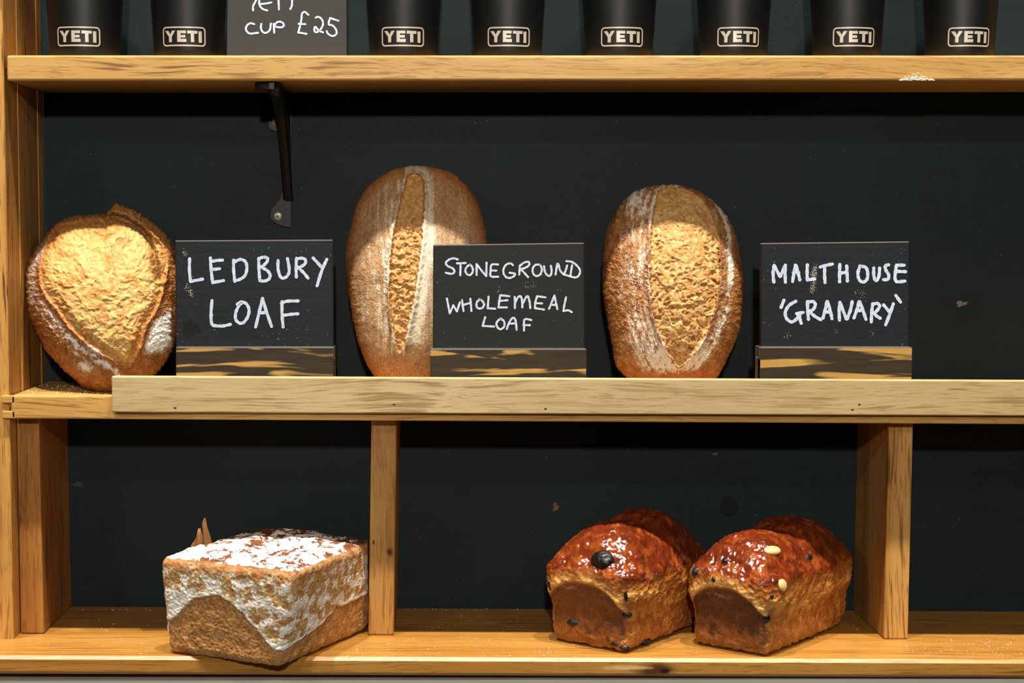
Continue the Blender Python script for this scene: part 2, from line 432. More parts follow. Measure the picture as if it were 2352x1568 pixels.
upright('divider', M_upright, gx(2042, 975, -.132), gx(2098, 975, -.132), gx(2030, 1468, -.132), gx(2086, 1468, -.132), .1319)

# ------------------------------------------------------------------ iron bracket under the top shelf
xw = gx(668, 350, -.004)
zbk = bot(S1, xw)
zlow = float(at_y(640, 522, -.003)[2])
br = bmesh.new()
def extrude_poly(bm, pts, axis, a, b):
    """pts in the two other axes; solid between a and b along axis"""
    def mk(p, t):
        return (t, p[0], p[1]) if axis == 'X' else ((p[0], t, p[1]) if axis == 'Y' else (p[0], p[1], t))
    va = [bm.verts.new(mk(p, a)) for p in pts]; vb = [bm.verts.new(mk(p, b)) for p in pts]
    bm.faces.new(va); bm.faces.new(vb[::-1]); n = len(pts)
    for i in range(n): bm.faces.new((va[i], va[(i + 1) % n], vb[(i + 1) % n], vb[i]))
def mark(name, mat, px, py, rx, ry, seedv, amp=1.0):
    """an irregular thin patch of chipped or smeared paint on the back board"""
    bm = bmesh.new(); ring = []
    for k in range(30):
        a = k * math.pi / 15; r = 1 + amp * (.25 * math.sin(3 * a + seedv) + .18 * math.sin(5 * a + 2 * seedv) + .1 * math.sin(11 * a))
        p = at_y(px + rx * r * math.cos(a), py + ry * r * math.sin(a), 0); ring.append((float(p[0]), float(p[2])))
    extrude_poly(bm, ring, 'Y', -.00018, -.00002); obj(name, bm, mat, unit)
mark('paint_chip', simple('bare_wood_chip', (.16, .075, .03), .7), 1276, 1164, 6, 10, 1)
mark('scuff_mark', simple('pale_scuff', (.17, .165, .15), .7, 0, .3, 900, .2, .6), 2208, 697, 12, 6, 2)
mark('scuff_mark', simple('pale_scuff_thin', (.10, .10, .095), .7, 0, .3, 900, .2, .6), 1642, 1042, 7, 3, 4)
mark('scuff_mark', simple('grey_scuff', (.045, .047, .046), .7, 0, .3, 900, .2, .6), 178, 1112, 13, 5, 5)
mark('smudge', simple('dark_smudge', (.0040, .0060, .0075), .5, 0, .2), 1674, 1163, 21, 23, .3, .25)
bracket = tag(bpy.data.objects.new('bracket', None), 'black cast-iron shelf bracket'); COL.objects.link(bracket)
bracket.location = (xw, -.004, zbk - .08); attach(bracket, unit)
yt = -.134
curve = catmull([(yt, zbk - .006), (yt + .006, zbk - .012), (-.088, zbk - .026), (-.046, zbk - .062), (-.022, zbk - .092), (-.006, zlow + .030)], 6)
web = [(-.0005, zbk - .0005), (yt, zbk - .0005)] + [tuple(p) for p in curve] + [(-.0005, zlow + .024)]
extrude_poly(br, web, 'X', xw - .0045, xw)
bev(br, .0006, 1)
# bead along the curved edge
cc = [(xw - .0030, y, z) for y, z in curve]
prev = None
for i, p in enumerate(cc):
    q = Vector(cc[min(i + 1, len(cc) - 1)]) - Vector(cc[max(i - 1, 0)]); q.normalize()
    s = q.cross(Vector((1, 0, 0))).normalized()
    ring = [br.verts.new(Vector(p) + Vector((1, 0, 0)) * (math.cos(a) * .0052) + s * (math.sin(a) * .0028)) for a in [k * math.pi / 4 for k in range(8)]]
    if prev:
        for k in range(8): br.faces.new((prev[k], prev[(k + 1) % 8], ring[(k + 1) % 8], ring[k]))
    else: br.faces.new(ring[::-1])
    prev = ring
br.faces.new(prev)
# wall flange: two screw lobes and a thin neck
def X_(px, py): return float(at_y(px, py, -.004)[0])
def Z_(px, py): return float(at_y(px, py, -.004)[2])
fl = catmull([(668, 205), (668, 360), (668.5, 500), (668, 520), (664, 521), (652, 520), (634, 512), (622, 500), (624, 482), (636, 466), (648, 445), (651, 400), (650, 330), (642, 305), (622, 297), (617, 280), (625, 262), (645, 245), (650, 215)], 4, True)
extrude_poly(br, [(X_(a, b), Z_(a, b)) for a, b in fl], 'Y', -.0042, -.0002)
# foot under the shelf with a rounded tip
tipx = gx(584, 196, yt)
ft = catmull([(xw, yt), (tipx + .006, yt - .001), (tipx, yt + .006), (tipx + .004, yt + .014), (xw - .012, yt + .022), (xw - .006, yt + .045), (xw, yt + .05)], 4, True)
extrude_poly(br, [tuple(p) for p in ft], 'Z', zbk - .0075, zbk - .0004)
bmesh.ops.recalc_face_normals(br, faces=br.faces)
obj('bracket_body', br, M_iron, bracket)
for px, py in ((638.5, 496), (634, 280)):
    cx, cz = X_(px, py), Z_(px, py)
    bm = bmesh.new(); bmesh.ops.create_uvsphere(bm, u_segments=20, v_segments=10, radius=1)
    for v in bm.verts: v.co = Vector((cx + v.co.x * .0044, -.0042 + min(0, v.co.y) * .0018 + max(0, v.co.y) * .0005, cz + v.co.z * .0044))
    sobj = obj('screw', bm, M_screw, bracket, True)
    bm = bmesh.new()
    for r in (.4, .4 + math.pi / 2):
        pts = [(cx + (math.cos(r) * a - math.sin(r) * b), cz + (math.sin(r) * a + math.cos(r) * b)) for a, b in ((-.002, -.0005), (.002, -.0005), (.002, .0005), (-.002, .0005))]
        extrude_poly(bm, pts, 'Y', -.0062, -.0046)
    me = bpy.data.meshes.new('cross'); bmesh.ops.recalc_face_normals(bm, faces=bm.faces); bm.to_mesh(me); bm.free()
    me.materials.append(M_slot); co = bpy.data.objects.new('screw_slot', me); COL.objects.link(co)
    # the slot belongs to the screw: joined into its mesh as second material
    sm = sobj.data; bmj = bmesh.new(); bmj.from_mesh(sm); n0 = len(bmj.faces); bmj.from_mesh(me); bmj.faces.ensure_lookup_table()
    for f in bmj.faces[n0:]: f.material_index = 1
    bmj.to_mesh(sm); bmj.free(); sm.materials.append(M_slot); bpy.data.objects.remove(co)

# ------------------------------------------------------------------ handwriting
def lettering(name, strokes, sc, off, plane_p, plane_n, width, parent, mat):
    """each pen stroke is a thin raised ribbon with round ends, lying on the sign's face"""
    n = Vector(plane_n); bm = bmesh.new()
    ex = Vector((1, 0, 0)); ex = (ex - n * ex.dot(n)).normalized(); ez = n.cross(ex)
    if ez.z < 0: ez = -ez
    for si, s in enumerate(strokes):
        p = catmull(s, 6) / sc + np.array(off)
        P = at_plane(p[:, 0], p[:, 1], plane_p, plane_n)
        o = Vector(plane_p); uv = [((Vector(q) - o).dot(ex), (Vector(q) - o).dot(ez)) for q in P]
        hh = .00022 + .00002 * (si % 5)
        L, R = [], []; m = len(uv)
        for i, (u, v) in enumerate(uv):
            a = uv[max(i - 1, 0)]; b = uv[min(i + 1, m - 1)]
            t = Vector((b[0] - a[0], b[1] - a[1])); t = t.normalized() if t.length > 1e-9 else Vector((1, 0))
            w = width * (.5 + .05 * math.sin(i * 1.3 + si))
            L.append((u - t.y * w, v + t.x * w)); R.append((u + t.y * w, v - t.x * w))
        def cap(c, t, w):
            return [(c[0] + w * (math.cos(k) * t[0] - math.sin(k) * t[1]), c[1] + w * (math.cos(k) * t[1] + math.sin(k) * t[0])) for k in [-math.pi / 3, -math.pi / 6, 0, math.pi / 6, math.pi / 3]]
        def tan(a, b):
            d = Vector((b[0] - a[0], b[1] - a[1])); d.normalize(); return (d.x, d.y)
        te = tan(uv[-2], uv[-1]); ts = tan(uv[1], uv[0]); w = width * .5
        mk = lambda q, h: bm.verts.new(o + ex * q[0] + ez * q[1] + n * h)
        for i in range(m - 1):
            f = [mk(L[i], hh), mk(R[i], hh), mk(R[i + 1], hh), mk(L[i + 1], hh)]; bm.faces.new(f)
            bm.faces.new([mk(L[i], 0), mk(L[i], hh), mk(L[i + 1], hh), mk(L[i + 1], 0)])
            bm.faces.new([mk(R[i], hh), mk(R[i], 0), mk(R[i + 1], 0), mk(R[i + 1], hh)])
        for c, t, a, b in ((uv[-1], te, R[-1], L[-1]), (uv[0], ts, L[0], R[0])):
            arc = [a] + cap(c, t, w) + [b]
            bm.faces.new([mk(q, hh) for q in arc])
            for i in range(len(arc) - 1): bm.faces.new([mk(arc[i], hh), mk(arc[i], 0), mk(arc[i + 1], 0), mk(arc[i + 1], hh)])
    for f in bm.faces: f.normal_update()
    for f in bm.faces:
        if abs(f.normal.dot(n)) > .9 and f.normal.dot(n) < 0: f.normal_flip()
    me = bpy.data.meshes.new(name); bm.to_mesh(me); bm.free(); me.materials.append(mat)
    ob = bpy.data.objects.new(name, me); COL.objects.link(ob); attach(ob, parent)
    return ob

T_ledbury = [
 [(275,325),(272,480),(288,640)],[(288,640),(455,608)],
 [(563,315),(575,500),(595,660)],[(570,365),(650,350),(730,345)],[(585,475),(690,465)],[(595,655),(745,628)],
 [(885,345),(885,480),(900,640)],[(905,365),(980,335),(1050,370),(1068,460),(1040,560),(960,615),(900,625)],
 [(1232,320),(1236,480),(1248,630)],[(1232,330),(1290,305),(1350,315),(1350,360),(1310,410),(1270,440)],[(1265,440),(1350,490),(1390,550),(1370,610),(1310,635),(1248,628)],
 [(1500,350),(1500,470),(1530,570),(1575,595),(1630,560),(1655,480),(1630,325)],
 [(1755,320),(1750,450),(1753,580)],[(1755,330),(1830,318),(1880,345),(1870,400),(1800,445)],[(1770,440),(1850,515),(1915,595)],
 [(1985,315),(2100,440)],[(2175,335),(2110,480),(2040,700)],
 [(585,905),(572,1080),(580,1220),(620,1255)],[(600,1250),(720,1258),(840,1235)],
 [(935,955),(990,925),(1060,950),(1098,1030),(1080,1130),(1020,1210),(960,1215),(912,1160),(915,1070),(955,980),(990,945)],
 [(1285,875),(1240,1060),(1190,1270)],[(1285,880),(1340,1060),(1410,1262)],[(1235,1080),(1340,1068)],
 [(1555,920),(1555,1100),(1570,1270)],[(1545,945),(1620,915),(1780,910)],[(1575,1110),(1680,1095),(1775,1088)]]
T_wholemeal = [
 [(430,335),(365,320),(300,345),(265,385),(290,425),(360,460),(385,500),(350,535),(265,520)],
 [(420,390),(540,385)],[(470,395),(468,480),(465,555)],
 [(600,405),(555,440),(535,490),(560,540),(605,550),(640,500),(630,440),(600,405)],
 [(690,400),(692,550)],[(695,405),(760,490),(825,565)],[(825,565),(830,380)],
 [(990,405),(900,410),(885,500),(890,570),(990,575)],[(900,490),(965,490)],
 [(1195,415),(1160,390),(1100,410),(1065,470),(1070,540),(1120,590),(1190,580),(1225,535),(1150,520)],
 [(1290,420),(1283,545)],[(1290,425),(1350,380),(1410,370),(1420,410),(1370,450),(1300,470)],[(1310,475),(1360,530),(1405,580)],
 [(1570,410),(1510,410),(1470,460),(1475,530),(1520,565),(1575,540),(1595,470),(1570,410)],
 [(1625,430),(1640,510),(1680,560),(1720,550),(1730,480),(1720,425)],
 [(1785,545),(1815,390),(1850,490),(1900,545)],[(1945,420),(1925,490),(1900,545)],
 [(2015,415),(2000,500),(1990,565)],[(1935,360),(2010,370),(2080,420),(2125,490),(2105,560),(2060,585),(1990,570),(1890,540)],
 [(280,875),(300,980),(320,1080)],[(320,1080),(370,970)],[(370,970),(420,1055)],[(420,1055),(460,930)],
 [(490,900),(510,1050)],[(605,880),(620,1050)],[(510,965),(610,935)],
 [(745,890),(700,920),(690,980),(720,1015),(770,1005),(795,960),(770,910),(730,885)],
 [(858,850),(845,1010)],[(845,1012),(950,1018)],
 [(1145,845),(1020,830)],[(1020,830),(1005,920),(995,1000)],[(995,1000),(1110,1000)],[(1000,910),(1120,900)],
 [(1220,855),(1222,1010)],[(1225,940),(1260,865),(1300,845),(1320,900),(1325,1000)],[(1330,950),(1370,870),(1400,845),(1425,920),(1435,1010)],
 [(1645,860),(1530,845)],[(1530,845),(1505,930),(1500,1010)],[(1500,1010),(1625,1030)],[(1510,940),(1600,945)],
 [(1695,1020),(1770,835)],[(1770,835),(1790,930),(1810,1025)],[(1740,965),(1800,965)],
 [(1930,860),(1905,980),(1895,1050)],[(1895,1050),(1960,1040),(2010,1065)],
 [(810,1135),(785,1220),(775,1255)],[(775,1255),(935,1265)],
 [(1035,1155),(990,1180),(965,1230),(990,1285),(1030,1300),(1075,1260),(1070,1190),(1020,1155)],
 [(1110,1300),(1130,1240),(1170,1165),(1210,1145),(1235,1200),(1245,1310)],[(1150,1225),(1235,1220)],
 [(1450,1175),(1380,1160),(1350,1180),(1350,1250),(1348,1320)],[(1340,1245),(1430,1245)]]
T_granary = [
 [(285,650),(275,520),(290,420)],[(290,420),(370,570)],[(375,570),(445,415)],[(445,415),(440,520),(445,650)],
 [(545,640),(565,520),(585,415)],[(595,420),(620,520),(645,620)],[(555,520),(630,515)],
 [(750,410),(745,520),(750,620)],[(750,620),(850,605)],
 [(930,440),(1020,415),(1095,400)],[(990,430),(988,550),(995,655)],
 [(1200,405),(1195,520),(1197,645)],[(1295,425),(1300,540),(1305,635)],[(1215,525),(1295,510)],
 [(1480,425),(1450,520),(1465,610),(1520,650),(1575,610),(1585,520),(1560,450),(1500,430)],
 [(1670,455),(1670,560),(1700,630),(1740,570),(1750,455)],
 [(1875,410),(1830,425),(1835,480),(1875,550),(1865,610),(1805,615)],
 [(2090,415),(1985,415)],[(1985,415),(1970,500),(1965,610),(2000,645),(2100,635)],[(1985,500),(2110,505)],
 [(425,900),(385,1000)],
 [(590,915),(500,970),(445,1060),(460,1150),(530,1200),(600,1160),(635,1090)],[(600,1085),(690,1070)],[(645,1090),(645,1150),(665,1220)],
 [(750,920),(755,1050),(765,1165)],[(755,925),(830,920),(860,960),(830,1030),(765,1055)],[(770,1050),(850,1120),(935,1170)],
 [(965,1150),(1000,1020),(1020,920)],[(1030,920),(1065,1040),(1090,1155)],[(990,1065),(1070,1060)],
 [(1195,1175),(1190,1050),(1200,930)],[(1200,930),(1290,1160)],[(1300,1160),(1345,1040),(1370,920)],
 [(1395,1145),(1440,1020),(1465,920)],[(1475,925),(1520,1040),(1560,1165)],[(1430,1045),(1515,1040)],
 [(1635,1200),(1640,1080),(1655,950)],[(1655,955),(1720,945),(1750,985),(1700,1060),(1645,1085)],[(1660,1070),(1710,1120),(1760,1150)],
 [(1805,965),(1890,1065)],[(1940,950),(1900,1070),(1835,1240)],
 [(1975,835),(2040,925)]]
T_price = [
 [(500,-230),(600,-90)],[(700,-230),(610,10),(560,110),(560,190)],
 [(820,-200),(700,-160),(670,20),(680,100),(730,160),(815,190)],[(680,75),(790,65),(890,45)],
 [(1015,-180),(1018,0),(1025,170)],[(900,-180),(1130,-190)],
 [(1260,-180),(1262,0),(1255,110),(1228,165)],
 [(580,435),(510,420),(450,460),(430,530),(470,590),(530,605),(650,590)],
 [(708,430),(700,510),(740,580),(800,590),(860,540),(880,425)],
 [(930,430),(940,590)],[(940,470),(980,410),(1040,390),(1100,420),(1110,470),(1050,495),(960,480)],
 [(1555,270),(1490,215),(1440,250),(1430,340),(1410,450),(1370,590)],[(1380,430),(1500,435)],[(1370,585),(1520,610)],
 [(1685,320),(1730,305),(1790,340),(1820,420),(1790,510),(1720,575),(1670,570),(1665,500),(1690,490),(1740,550),(1820,585)],
 [(2095,375),(1945,325)],[(1945,325),(1920,435),(1990,460),(2050,530),(2060,610),(1990,650),(1910,610),(1885,560)]]

# ------------------------------------------------------------------ bread signs
def sign(label, board_px, base_px, strokes, off, width, seed, k, mboard, yb=-.132, base_front=-.146, base_back=-.118):
    """a painted board standing in a slotted pine block"""
    lean = math.radians(1.5); n = np.array([0, -math.cos(lean), math.sin(lean)])
    cx = gx((base_px[0] + base_px[1]) / 2, 800, base_front)
    zs = top(S2, cx)
    t = thing('bread_sign', label, 'sign', (cx, (base_front + base_back) / 2, zs))
    p0 = np.array([0, yb, zs + .03])
    (xl_t, yl_t), (xr_t, yr_t), (xr_b, yr_b), (xl_b, yl_b) = board_px
    yl_b += 22; yr_b += 22                                         # the part sunk in the slot
    q = at_plane([xl_b, xr_b, xr_t, xl_t], [yl_b, yr_b, yr_t, yl_t], p0, n)
    th = .0095
    bm = bmesh.new(); back = [v - n * th for v in q]
    hexa(bm, [q[0], q[1], back[1], back[0], q[3], q[2], back[2], back[3]])
    bmesh.ops.recalc_face_normals(bm, faces=bm.faces); bev(bm, .0011, 2)
    bo = obj('board', bm, mboard, t)
    bo.data.materials.append(M_edge)
    for f in bo.data.polygons:
        if f.normal.z > .3 and f.area < 2e-3: f.material_index = 1
    lettering('lettering', strokes, 6.031, off, p0 + n * .00003, n, width, t, M_chalk)
    # block: front lip, back lip and floor of the slot
    xa_, xb_ = gx(base_px[0], 830, base_front), gx(base_px[1], 830, base_front)
    zt = float(at_y((base_px[0] + base_px[1]) / 2, base_px[2], base_front)[2])
    ysf, ysb = yb - .0012, yb + th + .0016
    bm2 = bmesh.new()
    zbase = min(top(S2, xa_), top(S2, xb_)) + .0003; zbase = max(top(S2, xa_), top(S2, xb_)) + .0002
    def lip(y0, y1, z0, z1):
        b2 = bmesh.new(); hexa(b2, box_pts(xa_, xb_, y0, y1, z0, z1)); bmesh.ops.recalc_face_normals(b2, faces=b2.faces); bev(b2, .0010, 2)
        me = bpy.data.meshes.new('t'); b2.to_mesh(me); b2.free(); bm2.from_mesh(me); bpy.data.meshes.remove(me)
    lip(base_front, ysf, zbase, zt); lip(ysb, base_back, zbase, zt); lip(base_front + .001, base_back - .001, zbase, float(min(q[0][2], q[1][2])) - .0004)
    bl = obj('base', bm2, stained('stained_pine_block', seed, k), t)
    bl['label'] = 'pine block wiped with black stain'
    bl.data.materials.append(M_edge)
    for f in bl.data.polygons:
        if f.normal.z > .3 or abs(f.normal.x) > .8: f.material_index = 1
    return t
sign('small black chalkboard sign with two big handwritten words, just right of the round loaf', [(402, 552), (764, 550), (766, 796), (404, 798)], (404, 766, 797), T_ledbury, (390, 540), .0030, 3, .525, M_sign)
sign('small dark chalkboard sign with three lines of handwriting, in front of the tallest loaf', [(995, 562), (1342, 557), (1343, 800), (994, 800)], (988, 1347, 801), T_wholemeal, (980, 540), .0020, 2, .54, M_sign2)
sign("small black chalkboard sign with second word in quote marks, near the shelf's empty right end", [(1748, 558), (2089, 554), (2088, 797), (1748, 797)], (1746, 2095, 797), T_granary, (1730, 540), .0032, 5, .535, M_sign)

def specks(parent, crop, off, ph, n, spread, seedv):
    """flour grains stuck to a sign's face around a line of points"""
    rnd = random.Random(seedv); bm = bmesh.new(); lean = math.radians(1.5); nn = np.array([0, -math.cos(lean), math.sin(lean)])
    p0 = np.array([0, -.132, parent.location.z + .03])
    for _ in range(n):
        a = rnd.choice(crop); px = (a[0] + rnd.gauss(0, spread)) / 6.031 + off[0]; py = (a[1] + rnd.gauss(0, spread * 1.3)) / 6.031 + off[1]
        p = at_plane([px], [py], p0, nn)[0] + nn * .0001; r = rnd.uniform(.0001, .00032)
        bmesh.ops.create_icosphere(bm, subdivisions=1, radius=r, matrix=Matrix.Translation(p))
    o = obj('flour_specks', bm, M_speck, parent, True); o['kind'] = 'stuff'
M_speck = simple('stuck_flour', (.62, .57, .46), .8)
SG = [o for o in bpy.data.objects if o.name.startswith('bread_sign')]
SG.sort(key=lambda o: o.location.x)
specks(SG[0], [(240, 720), (280, 770), (295, 820), (205, 250)], (390, 540), 0, 120, 18, 1)
specks(SG[2], [(860, 460), (850, 520), (830, 540), (850, 600), (835, 680), (820, 760)], (1730, 540), 0, 300, 20, 2)
specks(SG[2], [(1500, 780), (1420, 800), (1520, 860), (1660, 1360), (480, 1380), (1160, 1350)], (1730, 540), 0, 70, 22, 3)
specks(SG[1], [(1380, 700), (1000, 740), (1460, 690), (1820, 770)], (980, 540), 0, 40, 24, 4)
# fresh black blot over old paint on the first sign
bm = bmesh.new(); lean_ = math.radians(1.5); nn_ = np.array([0, -math.cos(lean_), math.sin(lean_)]); p0_ = np.array([0, -.132, SG[0].location.z + .03])
ring_ = []
for k in range(48):
    a = k * math.pi / 24; r = 118 * (1 + .16 * math.sin(3 * a + 1) + .12 * math.sin(7 * a) + .09 * math.sin(13 * a + 2))
    ring_.append(((285 + r * math.cos(a)) / 6.031 + 390, (1290 + r * .95 * math.sin(a)) / 6.031 + 540))
rp = at_plane([p[0] for p in ring_], [p[1] for p in ring_], p0_, nn_)
va = [bm.verts.new(p + nn_ * .00012) for p in rp]; vb = [bm.verts.new(p + nn_ * .00001) for p in rp]
bm.faces.new(va); bm.faces.new(vb[::-1])
for k in range(48): bm.faces.new((va[k], va[(k + 1) % 48], vb[(k + 1) % 48], vb[k]))
obj('paint_blot', bm, simple('fresh_black_paint', (.0016, .0016, .0019), .4, 0, .3), SG[0])

# price card on the top shelf
zc = top(S1, -.09) + .0004
lean = math.radians(7); nC = np.array([0, -math.cos(lean), math.sin(lean)])
pC = np.array([0, -.128, zc])
crd = thing('price_card', 'grey-black price card with white handwritten CUP £25, standing between the black cups', 'card', (gx(658, 125, -.128), -.12, zc))
q = at_plane([521, 796, 795, 525], [128, 128, -120, -120], pC, nC)
q[0][2] = q[1][2] = zc + .0004
bm = bmesh.new(); bk = [v - nC * .0012 for v in q]
hexa(bm, [q[0], q[1], bk[1], bk[0], q[3], q[2], bk[2], bk[3]]); obj('card', bm, M_card, crd)
lettering('lettering', T_price, 7.84, (510, 0), pC + nC * .00003, nC, .00185, crd, M_chalk)
# folded strut that holds it up
bm = bmesh.new(); mid = (q[0] + q[1]) / 2
xm = float(mid[0]); zt_ = zc + .07
ytop = -.128 + math.tan(lean) * .07
hexa(bm, [(xm - .03, -.088, zc), (xm + .03, -.088, zc), (xm + .03, -.0868, zc), (xm - .03, -.0868, zc),
          (xm - .03, ytop + .0015, zt_), (xm + .03, ytop + .0015, zt_), (xm + .03, ytop + .0027, zt_), (xm - .03, ytop + .0027, zt_)])
obj('strut', bm, M_card, crd)

# ------------------------------------------------------------------ black cups
def lathe(profile, n=72):
    V, Fq = [], []
    for r, z in profile:
        for k in range(n):
            a = 2 * math.pi * k / n; V.append((r * math.cos(a), r * math.sin(a), z))
    for i in range(len(profile) - 1):
        for k in range(n):
            Fq.append((i * n + k, i * n + (k + 1) % n, (i + 1) * n + (k + 1) % n, (i + 1) * n + k))
    return np.array(V), np.array(Fq)
RB, RT, HC = .0335, .0435, .168
prof = [(0.0001, .001), (RB - .004, .001), (RB - .0025, .0), (RB - .001, .0006), (RB, .0026), (RB + .0006, .010)] + \
       [(RB + .0006 + (RT - RB - .0006) * t, .010 + (HC - .010) * t) for t in np.linspace(.1, 1, 14)] + [(RT - .0006, HC + .001), (RT - .002, HC + .0008), (RT - .0024, HC - .002), (RB - .003, .012), (.0001, .010)]
cupV, cupF = lathe(prof)
lidV, lidF = lathe([(.0001, HC - .001), (RT - .008, HC - .001), (RT - .006, HC + .0012), (RT + .0006, HC + .0018), (RT + .0012, HC + .004), (RT + .0004, HC + .0068), (RT - .004, HC + .007), (RT - .008, HC + .003), (.0001, HC + .003)])
def rad_at(z):
    t = (z - .010) / (HC - .010); return RB + .0006 + (RT - RB - .0006) * max(t, 0) + .0003
def logo_mesh():
    """wordmark in a rounded frame, wrapped round the cup; units of the tracing, 13.84 to a picture pixel"""
    K = 1.675 / F / 13.84
    bm = bmesh.new(); zc_ = .0193
    def put(x, y):
        s = (x - 1178) * K; z = zc_ - (y - 588) * K; r = rad_at(z); a = s / r
        return bm.verts.new((r * math.sin(a), -r * math.cos(a), z))
    def quad(p, nx=6):
        (a, b, c, d) = [np.array(t, float) for t in p]
        for i in range(nx):
            t0, t1 = i / nx, (i + 1) / nx
            bm.faces.new([put(*(a + (b - a) * t0)), put(*(a + (b - a) * t1)), put(*(d + (c - d) * t1)), put(*(d + (c - d) * t0))])
    rect = lambda x0, y0, x1, y1: quad(((x0, y0), (x1, y0), (x1, y1), (x0, y1)))
    quad(((567, 412), (688, 412), (757, 522), (705, 600)), 3); quad(((815, 412), (925, 412), (808, 600), (757, 522)), 3)
    quad(((757, 522), (757.5, 522), (808, 600), (705, 600)), 3); rect(705, 600, 808, 765)
    rect(985, 412, 1092, 762); rect(1092, 412, 1260, 496); rect(1092, 546, 1240, 626); rect(1092, 664, 1270, 762)
    rect(1305, 412, 1615, 500); rect(1410, 500, 1512, 762); rect(1652, 422, 1755, 770)
    # frame
    def rr(hw, hh, r):
        out = []
        for cx, cy, a0 in ((hw - r, hh - r, 0), (-hw + r, hh - r, 90), (-hw + r, -hh + r, 180), (hw - r, -hh + r, 270)):
            out += [(1178 + cx + r * math.cos(math.radians(a0 + k * 15)), 588 + cy + r * math.sin(math.radians(a0 + k * 15))) for k in range(7)]
            nxt = {0: 'h', 90: 'v', 180: 'h', 270: 'v'}[a0]
        full = []
        for i, p in enumerate(out):
            q = out[(i + 1) % len(out)]; L = math.hypot(q[0] - p[0], q[1] - p[1]); m = max(1, round(L / 90))
            full += [(p[0] + (q[0] - p[0]) * k / m, p[1] + (q[1] - p[1]) * k / m) for k in range(m)]
        return out
    A = rr(706, 300, 120); B = rr(662, 256, 82)
    def dens(P):
        out = []
        for i, p in enumerate(P):
            q = P[(i + 1) % len(P)]; m = 14 if i % 7 == 6 else 1
            out += [(p[0] + (q[0] - p[0]) * k / m, p[1] + (q[1] - p[1]) * k / m) for k in range(m)]
        return out
    A, B = dens(A), dens(B)
    for i in range(len(A)):
        j = (i + 1) % len(A); bm.faces.new([put(*A[i]), put(*A[j]), put(*B[j]), put(*B[i])])
    bmesh.ops.recalc_face_normals(bm, faces=bm.faces)
    me = bpy.data.meshes.new('logo'); bm.to_mesh(me); bm.free(); me.materials.append(M_logo)
    for p in me.polygons:
        if p.normal.y > 0: p.flip()
    return me
logo_me = logo_mesh()
cups = [(178, 'black steel cup against the left end of the top shelf'),
        (421, 'black steel cup just left of the grey price card'),
        (925, 'black steel cup just right of the grey price card'),
        (1169, 'black steel cup on the top shelf, second to the right of the price card'),
        (1430, 'black steel cup on the top shelf, straight above the loaf with the broad pale split'),
        (1698, 'black steel cup on the top shelf, third from the right end of the row'),
        (1964, 'black steel cup on the top shelf, second from the right end of the row'),
        (2229, 'black steel cup at the right end of the row, above the white flour smudge')]
cup0 = None
for px, lab in cups:
    yc = -.1; rr_ = RB + .0012
    fx = gx(px, 85, yc - rr_); z = top(S1, fx) + .0002
    if cup0 is None:
        cup0 = thing('tumbler', lab, 'cup', (0, 0, 0), 'black cups on the top shelf')
        mesh_np('body', cupV, cupF, M_tumbler, cup0); mesh_np('lid', lidV, lidF, M_lid, cup0)
        lo = bpy.data.objects.new('logo', logo_me); COL.objects.link(lo); lo.parent = cup0
        tag(lo, 'steel-coloured framed wordmark')
        c = cup0
    else:
        c = cup0.copy(); COL.objects.link(c); c['label'] = lab
        for ch in cup0.children:
            d = ch.copy(); COL.objects.link(d); d.parent = c
    c.location = (fx, yc, z)

